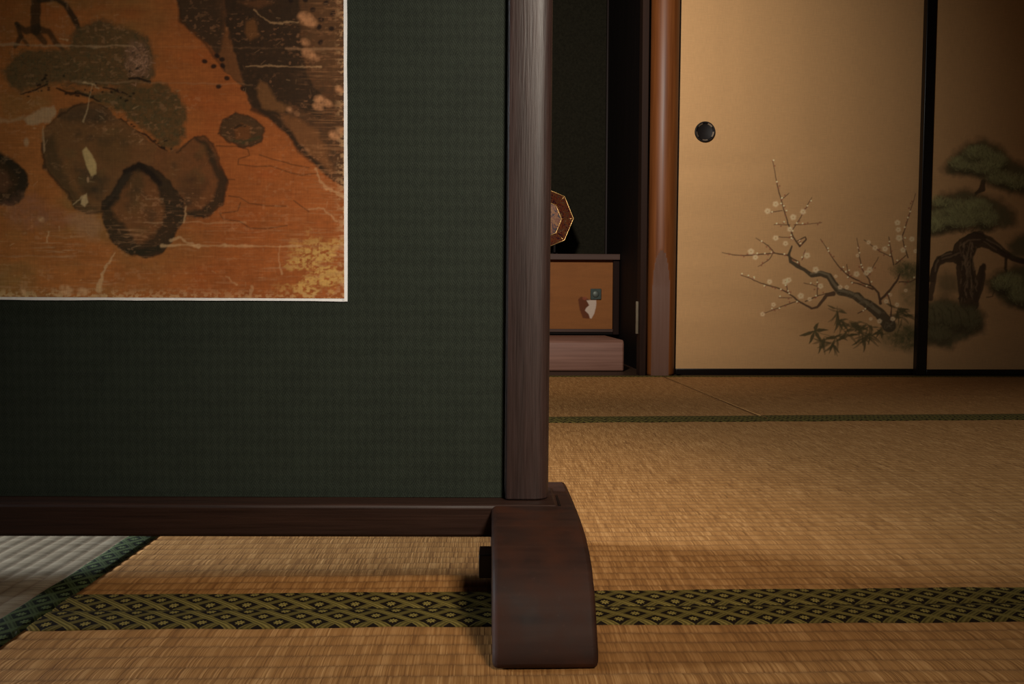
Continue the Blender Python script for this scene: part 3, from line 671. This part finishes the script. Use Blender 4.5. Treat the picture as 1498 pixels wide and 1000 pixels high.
for sx in (-.045, .045): obj('prong', prism([(-.040, .010), (.045, .010), (.060, .16), (.052, .16), (.034, .024), (-.030, .024), (-.034, .040), (-.040, .040)], (0, 1, 0), (0, 0, 1), (.008, 0, 0)), M['dark_wood'], stand, bevel=.001).location = (sx-.004, 0, 0)

# ------------------------------------------------------------------ standing screen
SC = thing('standing_screen', 'single-panel standing screen of dark green cloth in a dark brown wooden frame', 'screen', (.030, .623, 0))
SC.rotation_euler = (0, .0042, -.012)
bpy.context.view_layer.update()
SM = Matrix.Translation(SC.location) @ SC.rotation_euler.to_matrix().to_4x4(); SI = SM.inverted()
def sloc(px, py, yl):
    """point of the local plane y = yl seen at a place of the photograph"""
    o_ = SI @ Vector((0, 0, H)); d = SI.to_3x3() @ ray(px, py); t_ = (yl-o_.y)/d.y; return o_+d*t_
W0, W1 = -1.25, .0172                    # overall left / right of the frame (local x)
zr0, zr1 = sloc(500, 786, -.031).z, .0668
ztop = 1.02
pl0 = sloc(741.5, 400, -.017).x
# post with a rounded outer edge
def post(x0, x1, flip=False):
    y0, y1, rx, ry = -.017, .019, .0125, .011
    pts = [(x0, y0+.0012), (x0+.0022, y0), (x1-rx, y0)]+[(x1-rx+rx*math.sin(a), y0+ry-ry*math.cos(a)) for a in [i*math.pi/24 for i in range(1, 12)]]+[(x1, y0+ry), (x1, y1-ry)]+[(x1-rx+rx*math.cos(a), y1-ry+ry*math.sin(a)) for a in [i*math.pi/24 for i in range(1, 12)]]+[(x1-rx, y1), (x0, y1)]
    if flip: c_ = (x0+x1)/2; pts = [(2*c_-a, b_) for a, b_ in pts][::-1]
    bm = prism(pts, (1, 0, 0), (0, 1, 0), (0, 0, ztop-zr1))
    for v in bm.verts: v.co.z += zr1+.0002
    return obj('post', bm, M['screen_wood'], SC, bevel=.0012)
post(pl0, W1); post(W0, W0+(W1-pl0), True)
obj('bottom_rail', B(W0-.01, sloc(815.2, 735, -.02).x, -.031, .031, zr0, zr1), M['rail_wood'], SC, bevel=.0028, seg=3)
obj('top_rail', B(W0+(W1-pl0)+.0003, pl0-.0003, -.016, .018, ztop-.036, ztop), M['rail_wood'], SC, bevel=.002)
PY = -.0085
obj('cloth_panel', B(W0+(W1-pl0)+.0003, pl0-.0003, PY, .010, zr1+.0003, ztop-.0363), M['cloth'], SC)
# arched feet
xf0, xf1 = fl(720, 985).x-.030, fl(876, 978).x-.030
prf = [(.4645, .0006), (.4668, .010), (.4738, .021), (.4800, .0325), (.4875, .0412), (.500, .0515), (.515, .0580), (.530, .0617), (.545, .0637), (.565, .0652), (.585, .0658)]
hp = [(a-.623, b_) for a, b_ in prf]; full = hp+[(a-.623, b_) for a, b_ in ((.62, .0662), (.660, .0662), (.676, .0655), (.690, .060), (.702, .049), (.712, .034), (.719, .016), (.722, .0006))]
def foot(x0, x1):
    # left uncut on top; a dark strip marks the rail's gap
    bm = bmesh.new(); n_ = len(full); lo = zr1-.0008
    L_ = [bm.verts.new((x0, y_, z_)) for y_, z_ in full]; R_ = [bm.verts.new((x1, y_, z_)) for y_, z_ in full]
    bm.faces.new(L_[::-1]); bm.faces.new(R_)
    for i in range(n_): bm.faces.new((L_[i], R_[i], R_[(i+1) % n_], L_[(i+1) % n_]))
    return obj('foot', bm, M['foot_wood'], SC, bevel=.0035, seg=3)
f1 = foot(xf0, xf1); f1.rotation_euler = (0, 0, .012)
gap_strip = obj('gap_strip', B(sloc(815.6, 735, -.02).x, sloc(818.8, 735, -.02).x, -.030, .002, .055, zr1-.0001), M['lacquer'], SC)  # dark strip standing in for the shade of an uncut gap
f2 = foot(W0-.008, W0+.055)
q0, q1 = sloc(700.5, 841, -.045), sloc(719, 807, -.045)
obj('tenon_peg', B(q0.x, xf0+.001, -.052, -.030, q0.z, q1.z), M['lacquer'], SC, bevel=.0008)

# ------------------------------------------------------------------ old painting pasted on the cloth
pt = Canvas(-60, -60, 512, 444, 1.4, lin((134, 72, 32)))
H_, W_ = pt.h, pt.w; X, Yy = pt.X, pt.Y
n1 = fbm(H_, W_, 90, 60, 3)[..., None]; n2 = fbm(H_, W_, 14, 10, 8)[..., None]; hst = fbm(H_, W_, 60, 3, 12)[..., None]
pt.a *= (.72+.36*n1+.22*n2); pt.a *= (.86+.28*hst)
pt.mask(np.clip((fbm(H_, W_, 120, 60, 21)-.45)*3, 0, 1)*.75*np.clip((360-X)/200, 0, 1), lin((112, 76, 38)))     # olive stain of the left part
pt.mask(np.clip((fbm(H_, W_, 70, 40, 22)-.52)*3, 0, 1)*.5, lin((140, 66, 26)))
K = lambda *c: lin(c)
DK, DK2, OL, MB = K(46, 31, 18), K(60, 43, 25), K(64, 50, 28), K(92, 58, 30)
# cliff
pt.poly([(255, -60), (262, 0), (270, 35), (300, 60), (322, 85), (330, 105), (345, 118), (362, 135), (370, 158), (390, 168), (420, 195), (437, 215), (460, 238), (485, 260), (505, 276), (505, -60)], K(66, 44, 26), .93, 1.6, 3, .1)
pt.poly([(258, -60), (264, 0), (272, 35), (300, 60), (322, 85), (338, 96), (332, 60), (326, 20), (320, -60)], K(52, 36, 22), .75, 5, 5)
pt.poly([(333, 35), (345, 75), (358, 125), (345, 118), (330, 104), (322, 82), (330, 60)], K(100, 60, 31), .9, 2, 3)
pt.poly([(330, -60), (332, 0), (334, 38), (346, 78), (360, 130), (372, 158), (392, 166), (420, 172), (425, 150), (470, 172), (480, 150), (450, 110), (440, 60), (438, -60)], DK, .92, 2.2, 4, .1)
pt.poly([(362, 32), (374, 30), (382, 52), (368, 62), (361, 48)], K(100, 62, 31), .85, 2.5, 3); pt.poly([(380, 118), (392, 122), (405, 146), (425, 155), (415, 164), (385, 158), (378, 140)], K(100, 64, 34), .9, 2.5, 3)
pt.poly([(410, 165), (440, 175), (465, 190), (478, 214), (486, 250), (460, 232), (440, 210), (425, 190)], K(104, 64, 34), .9, 3.5, 4); pt.poly([(445, 0), (503, 0), (503, 120), (470, 120), (455, 70)], K(86, 56, 32), .55, 10, 6, .6)
pt.poly([(352, 4), (392, 0), (400, 8), (375, 14)], K(96, 58, 32), .6, 3, 3)
pt.stroke([(370, 160, 5), (400, 172, 9), (425, 195, 8), (440, 218, 9), (462, 238, 6), (488, 262, 4)], K(34, 24, 14), .75, 2, 2)
pt.stroke([(262, -40, 4), (268, 34, 5), (300, 62, 3), (330, 104, 3)], K(40, 27, 15), .7, 2, 2)
for x, y in ((302, 91), (315, 98), (328, 97), (320, 83), (334, 115), (322, 127), (357, 130), (327, 88), (459, 15), (471, 29), (468, 40), (486, 42), (470, 62), (427, 2), (448, 1), (488, 20), (478, 5)): pt.dot(x, y, 4.2, 3.3, K(30, 18, 12), .92, 1, random.uniform(-1, 1))
# small rock
pt.poly([(322, 196), (327, 176), (345, 165), (370, 171), (388, 186), (384, 206), (370, 212), (357, 216), (335, 206)], DK2, .92, 1.3, 3); pt.poly([(343, 186), (356, 180), (368, 184), (367, 203), (347, 205)], K(98, 56, 26), .85, 2, 3)
pt.stroke([(345, 187, 3), (352, 183, 4), (360, 184, 3)], K(38, 27, 15), .8); pt.stroke([(340, 205, 4), (357, 208, 5), (380, 200, 5)], K(60, 50, 28), .8)
# water lines
for ln in ([(318, 213), (350, 214), (364, 218), (366, 227), (350, 232), (349, 240), (375, 243), (398, 242), (420, 250), (440, 255), (466, 252)], [(380, 226), (400, 232), (430, 240), (452, 244)], [(335, 286), (350, 288), (365, 297), (390, 300), (420, 301)], [(352, 296), (348, 308), (322, 312), (326, 320), (350, 323), (366, 333), (390, 334), (420, 329)], [(430, 292), (440, 300), (452, 308)], [(300, 250), (330, 262), (344, 262)]):
    pt.stroke([(a, b_, 1.7) for a, b_ in ln], K(78, 44, 20), .75, .8, .5)
# tree
TK = K(50, 32, 17)
pt.stroke([(60, -60, 16), (60, 0, 14), (60, 50, 14)], TK, .9, 1.5, 2); pt.stroke([(62, 46, 12), (45, 50, 10), (32, 40, 5)], TK, .85, 1.5); pt.stroke([(33, 40, 6), (38, 58, 7), (30, 72, 6)], TK, .85, 1.5); pt.stroke([(38, 58, 5), (48, 70, 5)], TK, .7, 1.5)
pt.stroke([(64, 48, 12), (78, 50, 8), (88, 66, 8), (98, 76, 4)], TK, .8, 1.5); pt.stroke([(60, 52, 10), (72, 66, 8)], TK, .8, 1.5); pt.stroke([(66, 6, 8), (90, 4, 6), (103, 12, 8), (115, 32, 9), (124, 52, 5)], K(42, 29, 17), .9, 1.5)
# foliage
FO = K(76, 54, 30)
pt.poly([(10, 108), (24, 92), (45, 76), (105, 76), (112, 52), (130, 38), (150, 32), (165, 36), (180, 44), (205, 50), (222, 62), (232, 84), (230, 106), (222, 122), (190, 130), (130, 130), (96, 124), (60, 132), (36, 138), (20, 126)], FO, .88, 4, 6, .15)
pt.poly([(95, 130), (150, 138), (190, 126), (240, 124), (262, 138), (275, 165), (272, 196), (256, 226), (236, 214), (215, 192), (185, 168), (150, 152)], K(70, 52, 28), .88, 4, 6, .2)
pt.poly([(196, 62), (215, 66), (226, 90), (220, 112), (200, 116), (188, 98), (190, 74)], K(112, 74, 52), .75, 5, 4)
for i in range(900):
    if i % 3 == 0: cx, cy = random.uniform(20, 225), random.uniform(50, 126)
    elif i % 3 == 1: cx, cy = random.uniform(20, 190), random.uniform(82, 128)
    else: cx, cy = random.uniform(150, 268), random.uniform(135, 205)
    if cy < 75 and cx < 105: continue
    a = random.random()*6.28; l = random.uniform(3, 8); pt.stroke([(cx, cy, .9), (cx+l*math.cos(a), cy+l*math.sin(a), .6)], random.choice((K(40, 34, 20), K(70, 60, 38), K(62, 50, 28))), .45, .6, 0)
for i in range(130):
    cx, cy = random.gauss(206, 9), random.gauss(90, 14); a = random.random()*6.28; l = random.uniform(3, 7); pt.stroke([(cx, cy, 1.3), (cx+l*math.cos(a), cy+l*math.sin(a), .7)], random.choice((K(150, 104, 78), K(130, 88, 62), K(50, 36, 24))), .6, .6, 0)
BKK = K(28, 18, 11)
for ln in ([(36, 141, 2), (55, 136, 3), (75, 126, 2)], [(88, 132, 2), (108, 140, 4), (120, 139, 4), (135, 143, 3), (150, 150, 2)], [(150, 174, 3), (165, 179, 4), (180, 176, 4), (195, 190, 3), (215, 198, 3), (230, 212, 3), (246, 222, 3)], [(160, 202, 3), (185, 200, 3), (200, 196, 3)], [(193, 117, 4), (205, 116, 4), (222, 122, 4)], [(155, 130, 2), (170, 133, 3), (190, 140, 2)]): pt.stroke(ln, BKK, .85, .8, 1.5)
for i in range(70):
    cx, cy = random.choice(((66, 118), (83, 120), (110, 140), (145, 138), (130, 140), (170, 178), (190, 188), (225, 210), (185, 140), (60, 134), (235, 218), (205, 112)))
    pt.dot(cx+random.gauss(0, 10), cy+random.gauss(0, 6), random.uniform(1.2, 2.6), random.uniform(1, 2), BKK, .8, .7)
# rocks
pt.poly([(65, 210), (70, 188), (88, 175), (92, 163), (115, 156), (140, 151), (158, 158), (172, 172), (200, 190), (232, 215), (225, 245), (195, 252), (176, 285), (160, 306), (132, 314), (112, 306), (104, 286), (84, 266), (69, 246)], K(94, 58, 31), .93, 1.3, 3, .1)
pt.poly([(66, 206), (84, 200), (88, 225), (100, 262), (118, 290), (140, 302), (150, 310), (130, 314), (112, 306), (104, 286), (84, 266), (69, 246)], K(48, 37, 21), .6, 5, 4); pt.poly([(88, 172), (120, 156), (160, 160), (168, 176), (140, 182), (104, 180)], K(50, 38, 25), .6, 6, 4)
pt.poly([(140, 200), (175, 190), (200, 205), (190, 240), (160, 245), (142, 230)], K(84, 54, 28), .7, 8, 5); pt.poly([(110, 240), (140, 250), (165, 262), (150, 290), (125, 280)], K(52, 40, 26), .6, 7, 5)
pt.poly([(218, 250), (232, 216), (250, 224), (268, 214), (285, 200), (300, 198), (315, 214), (322, 240), (332, 265), (325, 300), (300, 319), (276, 314), (262, 332), (240, 300)], K(94, 56, 30), .9, 1.3, 3, .12)
pt.poly([(245, 232), (262, 228), (268, 262), (255, 290), (244, 268)], K(96, 58, 30), .6, 6, 4); pt.stroke([(288, 203, 5), (303, 212, 9), (314, 238, 10), (326, 264, 14), (320, 292, 16), (298, 312, 14), (276, 312, 8)], K(44, 32, 19), .85, 3, 3)
pt.poly([(262, 262), (290, 250), (300, 280), (285, 300), (268, 290)], K(58, 38, 22), .6, 7, 4)
ring = [(150, 300), (164, 284), (186, 250), (205, 239), (226, 246), (248, 264), (268, 292), (270, 322), (254, 348), (238, 370), (212, 379), (186, 371), (166, 356), (154, 330)]
pt.poly(ring, K(46, 32, 19), .95, 1.3, 3, .05); pt.poly([(166, 306), (180, 282), (200, 254), (218, 258), (232, 276), (241, 306), (236, 332), (216, 354), (202, 358), (188, 338), (172, 320)], K(100, 58, 30), .88, 3.5, 5, .15)
pt.poly([(192, 262), (204, 252), (214, 262), (210, 280), (200, 295), (190, 285)], K(60, 44, 24), .6, 5, 4); pt.stroke([(186, 252, 8), (204, 242, 10), (222, 254, 9), (236, 268, 7)], K(28, 18, 12), .85, 2, 2); pt.stroke([(186, 366, 6), (206, 370, 9), (232, 364, 8)], K(34, 27, 15), .8, 2, 2); pt.stroke([(160, 300, 9), (178, 268, 12), (190, 256, 6)], K(46, 34, 24), .6, 4, 3)
pt.poly([(-60, 215), (0, 225), (12, 232), (25, 238), (40, 251), (46, 268), (39, 290), (22, 303), (0, 300), (-60, 310)], K(42, 28, 15), .95, 1.6, 3); pt.poly([(-60, 240), (0, 246), (14, 254), (22, 270), (10, 284), (-60, 285)], K(84, 48, 28), .75, 3, 4)
pt.stroke([(0, 228, 12), (20, 240, 12), (38, 262, 14), (30, 290, 12), (10, 298, 10)], K(36, 26, 15), .75, 2.5, 2)
for rk, wd in (([(65, 210), (69, 246), (84, 266), (104, 286), (112, 306), (132, 314), (156, 308), (170, 290)], 4), ([(72, 186), (90, 172), (116, 156), (142, 151), (160, 160)], 3), (ring+ring[:1], 3), ([(262, 224), (284, 201), (300, 198), (316, 216), (323, 242), (333, 266), (325, 300), (300, 318), (278, 313)], 3), ([(322, 196), (327, 176), (346, 165), (371, 172), (388, 186), (384, 206), (357, 216), (335, 206), (322, 196)], 2.5)):
    pt.stroke([(a, b_, wd) for a, b_ in rk], K(30, 20, 12), .55, 1.2, 3)
for i in range(60):
    cx, cy = random.choice(((120, 215), (150, 190), (165, 220), (120, 260), (150, 275), (260, 260), (290, 270), (270, 300), (205, 310), (190, 290), (215, 335), (300, 230)))
    pt.dot(cx+random.gauss(0, 14), cy+random.gauss(0, 12), random.uniform(4, 13), random.uniform(3, 8), random.choice((K(96, 60, 30), K(84, 60, 32), K(44, 33, 21), K(50, 38, 24))), .35, 3, random.uniform(-1, 1), .6)
# lost paint: pale patches and scratches
TN, TN2 = K(150, 108, 74), K(176, 134, 92)
pt.poly([(38, 178), (58, 166), (70, 160), (84, 159), (87, 168), (78, 180), (60, 184), (44, 184)], TN, .85, 1.8, 4, .2); pt.poly([(0, 176), (18, 178), (40, 172), (40, 177), (16, 182), (0, 181)], TN, .5, 2, 3)
pt.poly([(123, 222), (129, 216), (136, 226), (143, 240), (143, 256), (136, 259), (131, 248)], K(160, 122, 76), .95, 1.2, 1.5); pt.poly([(120, 290), (128, 285), (131, 297), (126, 304), (121, 299)], K(160, 122, 82), .9, 1.2, 1.5); pt.dot(131, 264, 1.8, 4, TN, .8)
pt.poly([(66, 196), (68, 186), (70, 222), (68, 226)], TN, .7, 1, 1); pt.dot(43, 210, 3.5, 6, TN, .7, 1.5); pt.poly([(95, 322), (115, 312), (140, 316), (150, 332), (140, 352), (115, 342)], K(136, 90, 60), .6, 6, 5, .4)
pt.poly([(10, 300), (50, 285), (70, 300), (110, 325), (60, 335), (20, 330)], K(122, 72, 50), .5, 10, 8, .6)
nz = fbm(H_, W_, 8, 5, 40, 3); pt.mask(np.clip((nz-.60)*9, 0, 1)*np.clip((fbm(H_, W_, 80, 50, 44)-.42)*4, 0, 1)*.30, K(156, 104, 68))
nb = fbm(H_, W_, 34, 24, 63, 5); nz = fbm(H_, W_, 7, 5, 60, 3)
pt.mask(np.clip((nb-.40+.35*np.clip(1.1-np.hypot((X-470)/60, (Yy-400)/55), -1, 1)-.16)*9, 0, 1)*np.clip(1.9-1.25*np.hypot((X-472)/55, (Yy-398)/50), 0, 1)*np.clip((nz-.30)*5, 0, 1)*.85, K(176, 136, 74))
pt.mask(np.clip((nz-.52)*12, 0, 1)*np.clip(1-(503-X)/14, 0, 1)*.6, TN2); pt.mask(np.clip((nz-.48)*12, 0, 1)*np.clip(1-(437-Yy)/16, 0, 1)*.6, TN2)
hz = fbm(H_, W_, 70, 1.6, 70, 2)
for y, xa, xb, wd, al, cc in ((71, -60, 200, 4.5, .75, TN), (71, 200, 420, 2, .18, TN), (71, 420, 503, 4, .6, TN), (123, 110, 372, 2, .4, TN), (97, 362, 470, 2.4, .75, TN2), (359, 236, 330, 5, .7, TN2), (359, 330, 440, 3.5, .75, TN2), (359, 440, 500, 3, .3, TN), (377, -60, 110, 3, .4, TN), (325, 262, 360, 2, .5, TN2), (291, 215, 240, 2, .6, TN), (327, 212, 238, 2, .6, TN), (400, 270, 330, 1.6, .25, TN)):
    n_ = max(3, int((xb-xa)/14)); pt.stroke([(xa+(xb-xa)*i/n_, y+random.gauss(0, .5)+(xa+(xb-xa)*i/n_-250)*.003, wd*random.uniform(.15, 1.2)) for i in range(n_+1)], cc, al*.8, 1.2, 2)
for ln in ([(374, 16, 2.5), (384, 26, 2), (400, 34, 3), (418, 34, 3), (438, 33, 2)], [(168, 372, 2), (158, 386, 4), (150, 402, 7), (144, 425, 9)], [(462, 245, 4), (468, 262, 5), (480, 276, 6), (500, 284, 7)], [(452, 304, 2), (470, 303, 2), (488, 316, 3), (493, 322, 3)], [(272, 300, 2), (270, 325, 3)], [(126, 180, 3), (140, 126, 1)], [(127, 122, 3), (140, 126, 3), (148, 132, 2)], [(365, 436, 8), (368, 420, 5)], [(330, 405, 2), (345, 416, 3)], [(410, 360, 2), (408, 380, 2), (412, 400, 4)], [(250, 352, 5), (262, 348, 4), (275, 356, 5), (290, 360, 6)], [(95, 60, 3), (104, 62, 3)], [(110, 300, 2), (122, 288, 2)], [(72, 340, 3), (70, 355, 3)]): pt.stroke([(a+random.gauss(0, .7), b_+random.gauss(0, .7), wd*random.uniform(.4, 1)) for (a0, b0, w0), (a1, b1, w1) in zip(ln[:-1], ln[1:]) for k_ in range(5) for a, b_, wd in [(a0+(a1-a0)*k_/5, b0+(b1-b0)*k_/5, w0+(w1-w0)*k_/5)]]+[ln[-1]], TN2, .5, 1, 2)
for x, y, r_ in ((449, 28, 12), (456, 33, 9), (448, 62, 6), (452, 78, 9), (462, 84, 6), (470, 146, 9), (466, 155, 7), (480, 150, 6), (490, 196, 8), (500, 190, 6), (497, 130, 6), (435, 165, 2.5), (450, 218, 2.5), (425, 160, 4), (97, 426, 9), (122, 428, 7), (34, 428, 4), (62, 322, 4)): pt.dot(x, y, r_, r_*.75, K(164, 112, 74), .75, 2.5, .4, .9)
for i in range(520):
    x, y = random.uniform(0, 503), random.uniform(0, 436); l = random.uniform(2, 9)
    if y < 320 and random.random() < .5: continue
    a = random.gauss(0, .35) if random.random() < .75 else random.gauss(1.5, .3); pt.stroke([(x, y, random.uniform(.6, 1.6)), (x+l*math.cos(a), y+l*math.sin(a), .6)], random.choice((TN, TN, TN2, K(70, 40, 20))), random.uniform(.12, .38), .7, .6)

wr = fbm(H_, W_, 46, 2.4, 88, 3)
pt.mask(np.clip((wr-.585)*9, 0, 1)*np.clip((Yy-285)/60, 0, 1)*np.clip(fbm(H_, W_, 70, 40, 89)*3-1, 0, 1)*.6, K(150, 100, 64))
pt.mask(np.clip((wr-.60)*9, 0, 1)*np.clip((X-430)/40, 0, 1)*.3, K(150, 102, 64))
tex = fbm(H_, W_, 5, 4, 90, 3)[..., None]; brush = fbm(H_, W_, 22, 16, 95, 4)[..., None]
pt.a *= (.80+.22*tex+.20*brush); pt.a *= 1+np.clip((330-X)/330, 0, 1)[..., None]*np.array((.55, 1.15, 1.5)); pt.a *= np.array((1.0, 1.06, 1.12))  # left side brightened and tinted in the colours to offset the spot's falloff
q = {k: sloc(*k, PY-.0008) for k in ((503.7, 436.3), (508.6, 440.8), (505.5, 2), (510.2, 2), (0, 434), (0, 438))}
PXR = q[(503.7, 436.3)].x; PZB = q[(503.7, 436.3)].z
Pp = thing('old_painting', 'worn brown ink painting of rocks, cliff and tree, pasted on the green screen cloth', 'painting', (0, 0, 0))
Pp.matrix_world = SM @ Matrix.Translation((PXR, PY, PZB))
TL = math.atan2(q[(0, 434)].z-PZB, PXR-q[(0, 434)].x)      # slight tilt of the pasted sheet
px_m = (q[(505.5, 2)].z-PZB)/434.0
def ppos(u, v): return np.stack([u*math.cos(TL)-v*math.sin(TL)*0, np.full_like(u, -.0011), v-u*math.sin(TL)*1.0], -1)
AS = (PXR-q[(0, 434)].x)/503.7
def pcol(U, V): return pt.sample(503.7+U/AS, 436.3-V/px_m)
us = np.concatenate([np.linspace(-.62, -.29, 30)[:-1], np.arange(-.29, -.0002, AS*.95), [0]]); vs = np.concatenate([[0], np.arange(px_m*.95, .245, px_m*.95), np.linspace(.245, .70, 30)])
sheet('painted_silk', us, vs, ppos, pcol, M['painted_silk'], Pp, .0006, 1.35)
bw = (q[(508.6, 440.8)].x-PXR); bh = PZB-q[(508.6, 440.8)].z
bm = bmesh.new()
def strip(pts):
    n_ = len(pts); f_ = [bm.verts.new((a, -.0009, b_)) for a, b_ in pts]; k_ = [bm.verts.new((a, -.0001, b_)) for a, b_ in pts]
    bm.faces.new(f_); bm.faces.new(k_[::-1])
    for i in range(n_): bm.faces.new((f_[i], k_[i], k_[(i+1) % n_], f_[(i+1) % n_]))
sl_ = math.sin(TL)
ys = [i/24*.70 for i in range(25)]; xs = [-.62+i/24*.62 for i in range(25)]
strip([(bw*(1+random.uniform(-.12, .1)), y) for y in [-bh]+ys]+[(-.002, y) for y in ys[::-1]]+[(-.002, -bh)])
strip([(x, -x*sl_-bh*(1+random.uniform(-.15, .12))) for x in xs]+[(x, -x*sl_+.001) for x in xs[::-1]])
obj('paper_edge', bm, M['white_paper'], Pp)['label'] = 'white paper edge'
